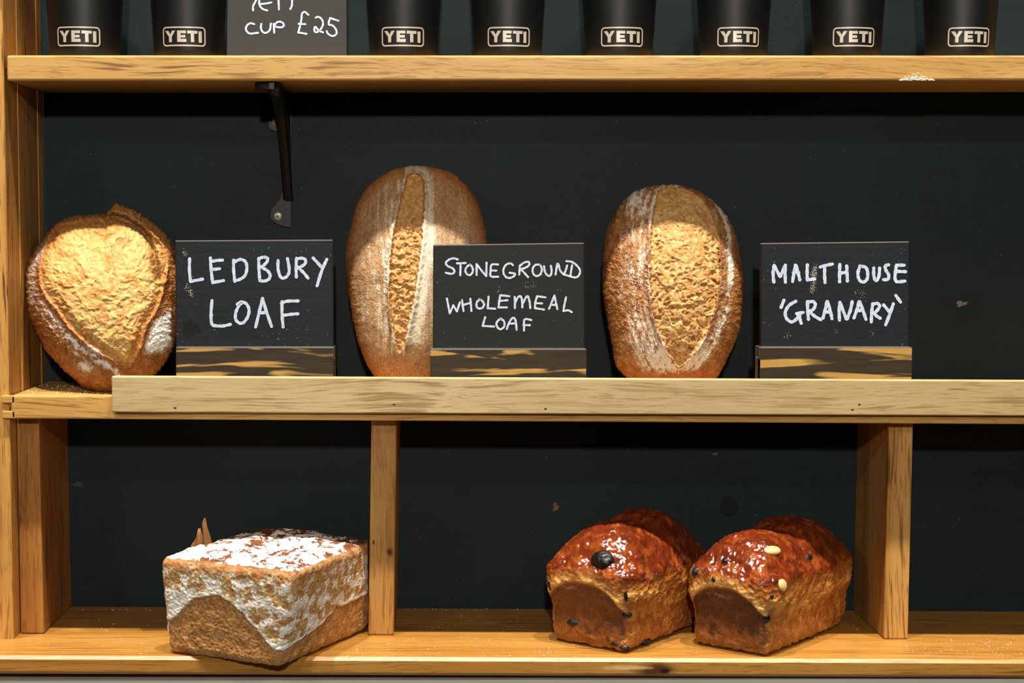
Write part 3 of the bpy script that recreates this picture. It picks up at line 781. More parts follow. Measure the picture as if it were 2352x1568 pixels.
# ------------------------------------------------------------------ free-standing loaves
def shell(outline, centre, yb, zb, lean_deg, Tf, Tb, ng=370, nb=40, pf=.85):
    """closed loaf: traced silhouette at the loaf's own leaning plane, domed front (even grid), flatter back.
    Returns the picture coords of every vertex too, so crust patterns can be laid out on the traced shape."""
    lean = math.radians(lean_deg); n = np.array([0, -math.cos(lean), math.sin(lean)]); p0 = np.array([0, yb, zb])
    O = catmull(outline, 12, True) - np.array(centre)
    ang = np.arctan2(O[:, 1], O[:, 0]); R = np.hypot(O[:, 0], O[:, 1]); o = np.argsort(ang)
    Rt = lambda th: np.interp(th, np.concatenate([ang[o] - 2 * math.pi, ang[o], ang[o] + 2 * math.pi]), np.tile(R[o], 3))
    g = np.linspace(-1, 1, ng); u, v = np.meshgrid(g, g, indexing='ij'); u = u.ravel(); v = v.ravel()
    big = np.abs(u) > np.abs(v)
    with np.errstate(divide='ignore', invalid='ignore'):
        r = np.where(big, u, v); ph = np.where(big, math.pi / 4 * v / u, math.pi / 2 - math.pi / 4 * u / v)
    ph = np.nan_to_num(ph); X, Y = r * np.cos(ph), r * np.sin(ph)
    th = np.arctan2(Y, X); rf = np.clip(np.abs(r), 0, 1)
    rho = np.sin(rf * math.pi / 2) ** .97; h = Tf * np.clip(np.cos(rf * math.pi / 2), 0, 1) ** pf
    idx = np.arange(ng * ng).reshape(ng, ng)
    Fq = np.stack([idx[:-1, :-1], idx[1:, :-1], idx[1:, 1:], idx[:-1, 1:]], -1).reshape(-1, 4)
    ring = np.concatenate([idx[0, :-1], idx[:-1, -1], idx[-1, :0:-1], idx[:0:-1, 0]]); m = len(ring)
    # back: rings shrinking from the rim
    rb_ = np.linspace(1, 0.0, nb)[1:-1]; thr = th[ring]; base = ng * ng; prev = ring
    TH, RH, HH, FB = [th], [rho], [h], [Fq]
    for k, q in enumerate(rb_):
        cur = base + np.arange(m); base += m
        TH.append(thr); RH.append(np.full(m, math.sin(q * math.pi / 2))); HH.append(np.full(m, -Tb * math.cos(q * math.pi / 2) ** .7))
        FB.append(np.stack([prev, cur, np.roll(cur, -1), np.roll(prev, -1)], -1)); prev = cur
    TH = np.concatenate(TH); RH = np.concatenate(RH); HH = np.concatenate(HH); FB = np.concatenate(FB)
    RR = Rt(TH); PX = centre[0] + RH * RR * np.cos(TH); PY = centre[1] + RH * RR * np.sin(TH)
    front = np.arange(len(PX)) < ng * ng
    def finish(dh, dr=0):
        d = ray(PX, PY); d = d / np.linalg.norm(d, axis=1)[:, None]
        t = ((p0 - CAM) @ n) / (d @ n)
        V = CAM + d * (t - (HH + dh))[:, None]
        if not np.isscalar(dr):
            cxy = np.stack([PX - centre[0], -(PY - centre[1])], 1); cxy /= (np.linalg.norm(cxy, axis=1)[:, None] + 1e-9)
            w = dr * sstep(0, .5, RH)
            V[:, 0] += cxy[:, 0] * w; V[:, 2] += cxy[:, 1] * w
        return V
    return PX, PY, RH, front, FB, finish, prev, None
def loaf_object(name, label, cat, V, Fq, last, _, mat, crust, mask):
    V[:, 2] = np.maximum(V[:, 2], S2[1] + S2[2] * V[:, 0] + .0004)
    V[:, 1] = np.minimum(V[:, 1], -.0015)
    V[:, 0] = np.maximum(V[:, 0], XL + .0016)
    o = mesh_np(name, V, Fq, mat, None, True, dict(crust=crust, mask=mask))
    bm = bmesh.new(); bm.from_mesh(o.data); bm.verts.ensure_lookup_table()
    bm.faces.new([bm.verts[int(k)] for k in last])
    bmesh.ops.recalc_face_normals(bm, faces=bm.faces)
    bm.to_mesh(o.data); bm.free()
    return tag(o, label, cat)
A3 = lambda *c: np.array(c, float)

# --- round loaf, burst open along a wide ear
out1 = [(251,481),(269,470),(290,477),(309,484),(330,497),(349,510),(378,535),(398,564),(408,605),(414,650),(414,700),(408,755),(394,808),(366,850),(330,880),(292,897),(255,903),(218,899),(182,881),(138,841),(105,804),(84,764),(67,721),(60,672),(60,623),(73,586),(94,554),(120,524),(131,513),(160,500),(204,492),(240,492)]
PX, PY, rim, front, Fq, fin, nt, nrt = shell(out1, (236, 690), -.104, top(S2, -.34), 13.5, .060, .040)
bloom = catmull([(133,520),(110,548),(97,580),(90,620),(96,662),(112,690),(134,716),(160,752),(196,786),(232,812),(262,828),(280,843),(296,842),(312,818),(326,786),(334,752),(352,724),(368,690),(378,650),(384,620),(384,585),(368,556),(345,535),(318,515),(288,505),(255,503),(215,503),(170,508)], 5, True)
sd = sdf(PX, PY, bloom)
crack = catmull([(258,498),(290,507),(318,524),(340,548),(352,575),(358,604),(362,640)], 6)
cd_ = seg_dist(PX, PY, crack)
wx, wy = PX + 10 * fbm(PX / 40, PY / 40, 3.), PY + 10 * fbm(PX / 40, PY / 40, 8.)
ins = sstep(3, -6, sd + 3 * fbm(PX / 12, PY / 12, 1.))
dh = ins * (.0045 * sstep(0, -28, sd)) + .0032 * np.exp(-((sd - 1) / 5.) ** 2)
w2x, w2y = PX + 26 * fbm(PX / 55, PY / 55, 23.), PY + 26 * fbm(PX / 55, PY / 55, 28.)
fold = np.clip(ridged(w2x / 62, w2y / 40, 2., 2), 0, 1) ** 2
tear = np.clip(ridged(w2x / 30, w2y / 17, 5., 3) - .25, 0, 1)
lowr = .35 + .65 * sstep(600, 760, PY)
dh = dh + ins * (.0024 * fold + .0009 * tear * lowr + .0009 * fbm(wx / 22, wy / 18, 3.) + .00022 * fbm(PX / 6, PY / 6, 1.)) - ins * .0014
dh = dh + (1 - ins) * (.0008 * fbm(PX / 18, PY / 18, 4.) + .0004 * fbm(PX / 5, PY / 5, 2.))
dh = dh - .016 * np.exp(-(cd_ / 6.5) ** 2) + .006 * np.exp(-((cd_ - 15) / 7.) ** 2) * (1 - ins)
bl_d, bl_r = cells(PX / 9, PY / 9, 2, .55)
blis = np.clip(1 - (bl_d / (.16 + .2 * bl_r)) ** 2, 0, 1) * (1 - ins) * sstep(0, 20, sd)
dh = dh + .0011 * blis
pit_d, pit_r = cells(wx / 16, wy / 12, 4, .35)
pit = np.clip(1 - (pit_d / .28) ** 2, 0, 1) * ins * np.clip(sstep(-40, -8, sd) * (PX > 300) + .25, 0, 1)
dh = dh - .0022 * pit
# colours: pale torn crumb, toasted ridges, deep brown crust with flour laid in bands by the proving basket
n1 = fbm(wx / 30, wy / 30, 6.); n2 = fbm(PX / 9, PY / 9, 9.)
gold = mix(np.broadcast_to(A3(.60, .345, .105), PX.shape + (3,)), (.66, .43, .16), sstep(-.2, .5, n1))
gold = mix(gold, (.70, .48, .20), tear * .55)
toast = sstep(-.02, .6, fbm(w2x / 42, w2y / 34, 7.) + n2 * .35 + .35 * sstep(-30, -6, sd))
hot = np.exp(-(((PX - 232) / 62.) ** 2 + ((PY - 530) / 26.) ** 2)) + .8 * np.exp(-(((PX - 130) / 24.) ** 2 + ((PY - 545) / 40.) ** 2)) + .7 * np.exp(-(((PX - 150) / 26.) ** 2 + ((PY - 700) / 30.) ** 2)) + .8 * np.exp(-((sd + 4) / 9.) ** 2)
gold = mix(gold, (.47, .20, .045), np.clip(toast * .85 + hot * (.62 + .6 * n2), 0, .92))
gold = mix(gold, (.33, .105, .022), np.clip((hot - .6) * 1.3 * (.7 + n2), 0, .8))
crust = mix(np.broadcast_to(A3(.27, .095, .024), PX.shape + (3,)), (.40, .155, .040), sstep(-.4, .5, fbm(PX / 26, PY / 26, 2.)))
crust = mix(crust, (.16, .055, .016), sstep(.1, .8, fbm(PX / 12, PY / 12, 12.)) * .6)
crust = mix(crust, (.52, .24, .07), blis * .8)
toprim = sstep(545, 500, PY + .12 * (PX - 236)) * (1 - ins)
crust = mix(crust, (.26, .13, .045), toprim * .7)
ear = np.exp(-((cd_ - 20) / 16.) ** 2) * (1 - ins) * (PX > 255) * sstep(640, 600, PY)
crust = mix(crust, (.56, .27, .075), ear * .75)
colr = mix(crust, gold, ins)
colr = mix(colr, (.40, .25, .10), np.exp(-(cd_ / 8.) ** 2) * .7)
band = np.exp(-((sd - 17) / 9.) ** 2) * (PY > 560) * (.50 + .5 * sstep(660, 800, PY)) + .75 * np.exp(-((sd - 33) / 4.) ** 2) * (PX < 200) * sstep(600, 700, PY) * .7
streak = .55 + .6 * fbm(PX / 14, PY / 14, 15.)
flr = np.clip(band * streak * 1.15, 0, .95) * (PX < 275)
flr = np.maximum(flr, np.exp(-(((PX - 228) / 34.) ** 2 + ((PY - 800 - (PX - 228) * .35) / 15.) ** 2)) * .98)
flr = np.maximum(flr, np.exp(-(((PX - 196) / 22.) ** 2 + ((PY - 842 - (PX - 196) * .2) / 13.) ** 2)) * (.75 + .3 * n2))
flr = np.maximum(flr, sdf(PX, PY, [(330, 818), (322, 800), (345, 738), (400, 690), (405, 800), (372, 818)]).clip(-18, 0) / -18 * (.85 + .3 * n2))
flr = np.maximum(flr, .45 * np.exp(-((rim - .93) / .06) ** 2) * (PX < 140) * (PY < 700))
flr = np.maximum(flr * (1 - ins), 0) + .12 * (1 - ins) * (rim < .98)
flr = np.where(toprim > .4, flr * .3, flr)
dr = .0012 * fbm(PX / 9, PY / 9, 21.) + toprim * .0026 * np.abs(fbm(PX / 13, PY / 13, 22., 3))
mask = np.stack([np.clip(flr, 0, 1), .35 * (1 - ins), .35 + .45 * ins], -1)
M_bread1 = bread('sourdough_crust', bump_s=.24, fine=800)
loaf_object('round_loaf', 'round golden loaf burst open at the top, at the left end of the middle shelf', 'bread', fin(dh, dr), Fq, nt, nrt, M_bread1, colr.reshape(-1, 3), mask.reshape(-1, 3))

# --- tall wholemeal loaf with one long split
out2 = [(908,388),(946,381),(975,382),(1001,386),(1036,396),(1070,425),(1098,467),(1113,518),(1119,556),(1121,610),(1117,680),(1106,750),(1088,815),(1060,862),(1020,888),(960,894),(905,888),(868,872),(848,846),(836,822),(819,773),(805,704),(795,640),(793,605),(796,560),(805,525),(817,477),(839,436),(874,405)]
PX, PY, rim, front, Fq, fin, nt, nrt = shell(out2, (955, 640), -.082, top(S2, -.05), 8.5, .053, .034)
slit = catmull([(938,402),(926,440),(918,470),(908,515),(903,545),(899,580),(895,636),(897,704),(906,765),(916,808),(928,790),(936,755),(943,722),(953,670),(963,601),(969,545),(973,481),(974,440),(966,404)], 6, True)
sdw = sdf(PX + 3 * fbm(PX / 9, PY / 9, 31.), PY, slit)
ins = sstep(2, -3, sdw)
wx, wy = PX + 7 * fbm(PX / 22, PY / 22, 3.), PY + 7 * fbm(PX / 22, PY / 22, 8.)
pd, pr = cells(wx / 11, wy / 8, 6, .75)
pits = np.clip(1 - (pd / (.22 + .25 * pr)) ** 2, 0, 1)
dh = .0030 * np.exp(-((sdw - 4) / 6.) ** 2) - ins * .0035 + ins * (.0020 * fbm(wx / 20, wy / 12, 2.) + .0010 * np.clip(ridged(wx / 14, wy / 8, 5.), 0, 1)) - ins * .0026 * pits
dh = dh + (1 - ins) * (.0006 * fbm(PX / 30, PY / 60, 4.) + .00022 * fbm(PX / 4, PY / 4, 2.))
n2 = fbm(PX / 9, PY / 9, 9.)
crumb = mix(np.broadcast_to(A3(.52, .265, .085), PX.shape + (3,)), (.64, .37, .135), sstep(-.3, .5, n2))
crumb = mix(crumb, (.40, .17, .045), np.clip(pits * .45 + sstep(.1, .7, fbm(wx / 14, wy / 9, 17.)) * .35, 0, .8))  # pits tinted darker, their shade put into the crumb colour; other mottling is random
crust = mix(np.broadcast_to(A3(.33, .155, .048), PX.shape + (3,)), (.44, .225, .08), sstep(-.4, .5, fbm(PX / 40, PY / 60, 2.)))
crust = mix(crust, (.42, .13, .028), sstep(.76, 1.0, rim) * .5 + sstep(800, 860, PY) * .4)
colr = mix(crust, crumb, ins)
stripes = .62 + .5 * fbm(PX / 9, PY / 95, 15.) + .22 * fbm(PX / 26, PY / 26, 35.)
left = sstep(800, 842, PX - 6 * fbm(PY / 40, 0., 3.)) * (PX < 930) * sstep(838, 800, PY)
left = left * (.72 + .38 * np.exp(-((sdw - 10) / 14.) ** 2)) * sstep(1.0, .86, rim)
right = (PX >= 930) * (np.exp(-((sdw - 12) / 16.) ** 2) * .95 * sstep(812, 760, PY - .2 * (PX - 940)) + .60 * sstep(475, 530, PY) * sstep(1.0, .80, rim) * sstep(840, 760, PY))
right = np.maximum(right, .95 * np.exp(-(((PX - 962) / 22.) ** 2 + ((PY - 772) / 34.) ** 2)))
flr = (left * stripes * .88 + right * (.62 + .45 * stripes) * .86) * (1 - ins)
flr = np.maximum(flr, .85 * np.exp(-(((PX - 892) / 10.) ** 2 + ((PY - 556) / 22.) ** 2)) * (1 - ins))
flr = np.maximum(flr, .8 * np.exp(-(((PX - 868) / 9.) ** 2 + ((PY - 660) / 12.) ** 2)) * (1 - ins))
flr = np.maximum(np.clip(flr, 0, .80), .36 * (1 - ins) * sstep(1.02, .9, rim))
mask = np.stack([np.clip(flr, 0, .97), .1 * (1 - ins), .75 + 0 * ins], -1)
M_bread2 = bread('wholemeal_crust', flour=(.78, .70, .55), bump_s=.42, fine=950)
dr = .0006 * fbm(PX / 12, PY / 12, 21.)
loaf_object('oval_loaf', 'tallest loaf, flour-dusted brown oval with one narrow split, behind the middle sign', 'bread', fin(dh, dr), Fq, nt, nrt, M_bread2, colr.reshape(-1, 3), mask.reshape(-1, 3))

# --- granary loaf with one broad open split
out3 = [(1527,424),(1577,429),(1615,444),(1646,469),(1673,503),(1692,545),(1701,591),(1708,645),(1705,698),(1698,756),(1680,805),(1660,846),(1640,874),(1606,893),(1545,899),(1480,894),(1450,876),(1420,848),(1410,822),(1407,800),(1397,744),(1386,687),(1383,629),(1386,572),(1393,530),(1413,488),(1436,457),(1470,434)]
PX, PY, rim, front, Fq, fin, nt, nrt = shell(out3, (1545, 662), -.085, top(S2, .2), 9, .058, .036)
slit = catmull([(1517,432),(1503,476),(1496,534),(1493,610),(1497,687),(1508,744),(1530,800),(1548,828),(1559,841),(1572,832),(1587,818),(1614,782),(1634,733),(1647,687),(1654,629),(1651,572),(1643,515),(1624,476),(1595,445),(1556,430)], 6, True)
sdw = sdf(PX + 3 * fbm(PX / 10, PY / 10, 41.), PY, slit)
ins = sstep(2, -3, sdw)
wx, wy = PX + 8 * fbm(PX / 24, PY / 24, 3.), PY + 8 * fbm(PX / 24, PY / 24, 8.)
w2x, w2y = PX + 20 * fbm(PX / 40, PY / 40, 23.), PY + 20 * fbm(PX / 40, PY / 40, 28.)
pd, pr = cells(wx / 13, wy / 10, 9, .7)
big, bgr = cells(wx / 30, wy / 26, 12, .42)
edge = np.clip(sstep(-46, -10, sdw), 0, 1) * sstep(520, 580, PY) + sstep(600, 660, PY) * .55 + .15
pits = np.clip(1 - (pd / (.2 + .22 * pr)) ** 2, 0, 1) * np.clip(edge + .25, 0, 1)
bigp = np.clip(1 - (big / (.16 + .18 * bgr)) ** 2, 0, 1) * np.clip(edge, 0, 1)
dh = .0028 * np.exp(-((sdw - 3) / 5.) ** 2) + ins * (.0024 * sstep(0, -45, sdw) - .0022 + .0018 * fbm(w2x / 30, w2y / 20, 2.) + .0007 * np.clip(ridged(w2x / 20, w2y / 11, 5.) - .2, 0, 1)) - ins * (.0026 * pits + .0056 * bigp)
blb, blr = cells(PX / 10, PY / 10, 14, .5)
blis = np.clip(1 - (blb / (.14 + .24 * blr)) ** 2, 0, 1) * (1 - ins) * sstep(0, 18, sdw)
dh = dh + (1 - ins) * (.0007 * fbm(PX / 24, PY / 40, 4.) + .0003 * fbm(PX / 4, PY / 4, 2.)) + .0010 * blis
n2 = fbm(PX / 9, PY / 9, 9.); n3 = fbm(PX / 30, PY / 30, 19.)
crumb = mix(np.broadcast_to(A3(.56, .30, .095), PX.shape + (3,)), (.72, .47, .20), sstep(-.3, .5, n2 * .6 + n3 * .6))
crumb = mix(crumb, (.42, .17, .04), np.clip(pits * .65 + bigp * .6 + sstep(.4, .9, ridged(wx / 16, wy / 11, 17.)) * .35, 0, .85))  # holes painted darker brown, standing in for shade inside them
sdk, sdr = cells(PX / 22, PY / 22, 18, .35)
seed = np.clip(1 - (sdk / .13) ** 4, 0, 1)
crumb = mix(crumb, (.10, .05, .02), seed * .8 * ins)
crust = mix(np.broadcast_to(A3(.30, .11, .028), PX.shape + (3,)), (.44, .185, .052), sstep(-.4, .5, fbm(PX / 22, PY / 22, 2.)))
crust = mix(crust, (.18, .07, .022), sstep(.0, .7, fbm(PX / 10, PY / 14, 12.)) * .5)
crust = mix(crust, (.60, .27, .07), blis * .85)
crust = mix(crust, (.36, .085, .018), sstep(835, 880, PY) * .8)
colr = mix(crust, crumb, ins)
st = .55 + .75 * fbm(sdw / 9, PY / 80, 15.) + .45 * fbm(PX / 9, PY / 11, 33.)
lft = (PX < 1560) * sstep(105, 45, sdw) * sstep(878, 835, PY) * (.62 + .40 * sstep(730, 800, PY) + .25 * sstep(520, 470, PY))
rgt = (PX >= 1560) * (np.exp(-((sdw - 26) / 9.) ** 2) * 1.0 + .45 * np.exp(-((sdw - 9) / 7.) ** 2)) * sstep(880, 830, PY)
rgt = np.maximum(rgt, (PX >= 1560) * sstep(60, 10, sdw) * sstep(730, 790, PY) * sstep(870, 835, PY) * .8)
flr = (lft * (st + .18) + rgt * (st + .32)) * (1 - ins)
flr = np.maximum(flr, .20 * (1 - ins))
mask = np.stack([np.clip(flr, 0, .95), .3 * (1 - ins), .5 + .2 * ins], -1)
dr = .0009 * fbm(PX / 12, PY / 12, 21.)
M_bread3 = bread('granary_crust', flour=(.80, .73, .60), bump_s=.42, fine=800)
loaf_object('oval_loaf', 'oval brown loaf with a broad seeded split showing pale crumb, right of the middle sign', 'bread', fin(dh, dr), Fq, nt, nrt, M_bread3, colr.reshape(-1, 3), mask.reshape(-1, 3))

# ------------------------------------------------------------------ tin loaves
def rounded_box(S, r, n=(110, 110, 110)):
    """lattice on a box of half sizes S with rounded edges; returns unit params (u,v,w in -1..1), points and outward normals"""
    pts, idx = {}, []
    axes = [np.linspace(-1, 1, k + 1) for k in n]
    faces = []
    ints = []
    for ax in range(3):
        a, b = [i for i in range(3) if i != ax]
        I, J = np.meshgrid(np.arange(n[a] + 1), np.arange(n[b] + 1), indexing='ij')
        for s in (0, n[ax]):
            arr = np.zeros(I.shape + (3,), int); arr[..., a] = I; arr[..., b] = J; arr[..., ax] = s
            ints.append((arr, s > 0, ax))
    key = lambda arr: arr[..., 0] * 1000000 + arr[..., 1] * 1000 + arr[..., 2]
    allk = np.concatenate([key(a).ravel() for a, _, _ in ints]); uk, inv = np.unique(allk, return_inverse=True)
    o = 0
    for a, _, _ in ints:
        g = inv[o:o + a.shape[0] * a.shape[1]].reshape(a.shape[:2]); o += g.size
        faces.append(np.stack([g[:-1, :-1], g[1:, :-1], g[1:, 1:], g[:-1, 1:]], -1).reshape(-1, 4))
    I0, I1, I2 = uk // 1000000, (uk // 1000) % 1000, uk % 1000
    U = np.stack([axes[0][I0], axes[1][I1], axes[2][I2]], 1)
    S = np.array(S, float); P = U * S; inner = np.clip(P, -(S - r), S - r); d = P - inner
    L = np.linalg.norm(d, axis=1)[:, None]; N = d / (L + 1e-12)
    return U, inner + N * r, N, np.concatenate(faces)
def place(P, C, ew, el):
    ew3 = np.array([ew[0], ew[1], 0]); el3 = np.array([el[0], el[1], 0])
    return np.array(C)[None] + P[:, :1] * ew3 + P[:, 1:2] * el3 + P[:, 2:3] * np.array([0, 0, 1.])
def box_loaf(name, label, V, Fq, mat, crust, mask):
    o = mesh_np(name, V, Fq, mat, None, True, dict(crust=crust, mask=mask))
    bm = bmesh.new(); bm.from_mesh(o.data); bmesh.ops.recalc_face_normals(bm, faces=bm.faces); bm.to_mesh(o.data); bm.free()
    return tag(o, label, 'bread')

# --- floured rye tin loaf. local x: from the near corner along the front face (towards the left), y: along the length, z: up
C1 = at_z(645, 1536, S3[1], S3[2])
ew = np.array([-.897, .442]); el = np.array([.442, .897])
ew /= np.linalg.norm(ew); el = np.array([-ew[1] * -1, -ew[0]]); el = np.array([ew[1], -ew[0]])
WD, LN, HT = .127, .172, .094
U, P, N, Fq = rounded_box((WD / 2, LN / 2, HT / 2), .0085, (150, 190, 120))
q = P + np.array([WD / 2, LN / 2, HT / 2])
x, y, z = q[:, 0], q[:, 1], q[:, 2]; zz = z / HT; xx = x / WD; yy = y / LN
flare = 1 + .05 * sstep(0, 1, zz)
nx, ny, nz = N[:, 0], N[:, 1], N[:, 2]
cx_, cy_ = x - WD / 2, y - LN / 2
topm = sstep(.5, .9, nz); frontm = sstep(.5, .9, -ny); rightm = sstep(.5, .9, -nx)
sx, sy, sz = x / .00042, y / .00042, z / .00042
crk = ridged(sx / 60, sy / 40, sz / 50, 3)
dsp = .0010 * fbm(sx / 30, sy / 30, sz / 30) + .0005 * fbm(sx / 6, sy / 6, sz / 6) + topm * (.0030 * fbm(sx / 70, sy / 50, 3.) + .0016 * crk)
# burst line: the lower part was against the tin, the upper part pushed out over it
def line(px_, pts): return np.interp(px_, [p[0] for p in pts], [p[1] for p in pts])
uF = 1 - xx                                     # 0 at the left edge of the front face, 1 at the near corner
lineF = line(uF, [(0, .30), (.1, .38), (.26, .60), (.45, .66), (.55, .60), (.75, .38), (.92, .18), (1, .17)])
lineR = line(yy, [(0, .17), (.1, .20), (.35, .27), (.5, .36), (.55, .44), (.62, .40), (1, .42)])
ln = np.where(np.abs(ny) > np.abs(nx), lineF, lineR) + .012 * fbm(sx / 16, sy / 16, sz / 16)
up = zz - ln
side = 1 - topm
dsp = dsp + side * (.0016 * sstep(-.015, .02, up) - .0012 * np.exp(-((up + .012) / .015) ** 2))
pd, pr = cells((sx + sy) / 16, sz / 13, 3, .35)
hole = np.clip(1 - (pd / (.10 + .12 * pr)) ** 2, 0, 1) * side
dsp = dsp - .0026 * hole
px3 = q * 1.0
px3[:, 0] = cx_ * flare + WD / 2; px3[:, 1] = cy_ * flare + LN / 2
px3[:, 2] = z + topm * .005 * (1 - (2 * xx - 1) ** 2) * (1 - .7 * (2 * yy - 1) ** 2) - .004 * (zz * (yy > .5) * (yy - .5))
px3[:, 0] -= .0175 * (1 - xx) * zz ** 1.2 * np.clip(1 - yy * 1.15, 0, 1) ** .8
px3 += N * dsp[:, None]
# colours
n1 = fbm(sx / 24, sy / 24, sz / 24); n2 = fbm(sx / 7, sy / 7, sz / 7)
lower = mix(np.broadcast_to(A3(.42, .205, .066), x.shape + (3,)), (.54, .30, .105), sstep(-.3, .5, n1))
lower = mix(lower, (.30, .10, .028), sstep(.05, .6, n2) * .6 * (frontm + .4))
upper = mix(np.broadcast_to(A3(.54, .35, .15), x.shape + (3,)), (.44, .21, .075), sstep(-.1, .6, n1))
red = sstep(.80, .97, zz) * side
upper = mix(upper, (.40, .14, .05), red * (.55 + .4 * n1))
crust = mix(lower, upper, sstep(-.01, .01, up))
tcol = mix(np.broadcast_to(A3(.19, .055, .020), x.shape + (3,)), (.10, .032, .014), sstep(-.2, .5, n1))
crust = mix(crust, tcol, topm)
patch = fbm(sx / 42, sy / 42, sz / 30, 4)
strk = fbm(sx / 12, sy / 12, sz / 60, 3)
fU = sstep(-.24, .12, patch * 1.0 + strk * .45 + .2 * n2) * .95 * sstep(0, .03, up) * sstep(1.02, .80, zz + .06 * n1)
fline = np.exp(-((up - .026) / .032) ** 2) * (.98 + .3 * n2)
fline = np.where(np.abs(ny) > np.abs(nx), fline * sstep(.62, .70, uF) + fline * .6 * (uF < .62), fline)
fleft = sstep(.42, .18, uF) * frontm * sstep(0, .04, up) * sstep(.66, .40, zz - .75 * uF) * 1.1
wxx, wyy = sx + 22 * fbm(sx / 40, sy / 40, 71.), sy + 22 * fbm(sx / 40, sy / 40, 78.)
cr1 = ridged(wxx / 44, wyy / 58, 3., 3) + .35 * fbm(wxx / 9, wyy / 12, 5.)
ftop = 1 - sstep(.56, .92, cr1 + .45 * fbm(sx / 80, sy / 60, 44.) + .42 * sstep(.5, 1.0, yy))
ftop = ftop * .98
ftop = ftop * sstep(1.02, .80, yy * .75 + .25 * np.abs(2 * xx - 1) + .10 * n1)
flr = np.where(topm > .5, ftop, np.maximum(np.maximum(fU * .85, fline), fleft))
flr = flr * (1 - .55 * np.exp(-((zz - .92) / .06) ** 2) * side * (.6 + n1))
flr = np.clip(flr * (1 - hole), 0, 1)
mask = np.stack([flr, 0 * x, .9 + 0 * x], -1)
M_bread4 = bread('rye_tin_crust', flour=(.88, .86, .82), bump_s=.5, fine=700, bumpd=.0012, rough=.75)
V = place(px3, (C1[0], C1[1], 0), ew, el)
V[:, 0] = np.where(V[:, 1] > -.14, np.minimum(V[:, 0], -.0826), V[:, 0])
V[:, 2] = np.maximum(V[:, 2], 0) + S3[1] + S3[2] * V[:, 0] + .0004
loaf4 = box_loaf('tin_loaf', 'long square-cut brown tin loaf thickly dusted with white flour, beside the first divider', V, Fq, M_bread4, crust, mask)
# curled shards of crust standing on its far top edge
def shard(base, hgt, wid, lean, seedv):
    bm = bmesh.new(); rows = 9; ncol = 7
    grid = []
    for i in range(rows):
        t = i / (rows - 1); w = wid * (1 - t) ** .6 * (.75 + .25 * math.sin(t * 5 + seedv)) + .0008
        row = []
        for j in range(ncol):
            s = j / (ncol - 1) * 2 - 1
            row.append((base[0] + s * w + lean * t * hgt + .0008 * math.sin(7 * t + 3 * s + seedv), base[1] + .003 * s * s + .002 * math.sin(t * 6), base[2] - .004 + t * (hgt + .004)))
        grid.append(row)
    for sgn in (0, 1):
        vs = [[bm.verts.new((p[0], p[1] + sgn * .0035 * (1 - i / rows * .6), p[2])) for p in r] for i, r in enumerate(grid)]
        if sgn == 0: A = vs
        else: B = vs
    for i in range(rows - 1):
        for j in range(ncol - 1):
            bm.faces.new((A[i][j], A[i][j + 1], A[i + 1][j + 1], A[i + 1][j])); bm.faces.new((B[i][j], B[i + 1][j], B[i + 1][j + 1], B[i][j + 1]))
        bm.faces.new((A[i][0], A[i + 1][0], B[i + 1][0], B[i][0])); bm.faces.new((A[i][-1], B[i][-1], B[i + 1][-1], A[i + 1][-1]))
    for j in range(ncol - 1):
        bm.faces.new((A[-1][j], A[-1][j + 1], B[-1][j + 1], B[-1][j])); bm.faces.new((A[0][j], B[0][j], B[0][j + 1], A[0][j + 1]))
    return bm
M_shard = simple('toasted_crust_shard', (.26, .115, .038), .6, 0, .4, 700, .6, .35)
pl = place(np.array([[WD * 1.0, LN * .30, HT * 1.0]]), (C1[0], C1[1], 0), ew, el)[0]
zt4 = S3[1] + S3[2] * pl[0] + HT
for dx_, h_, w_, ln_, sdv in ((0.0, .020, .0075, .12, .3), (.0085, .030, .0062, -.03, 1.9)):
    obj('crust_shard', shard((pl[0] + dx_, pl[1], zt4 - .002), h_, w_, ln_, sdv), M_shard, loaf4, True)

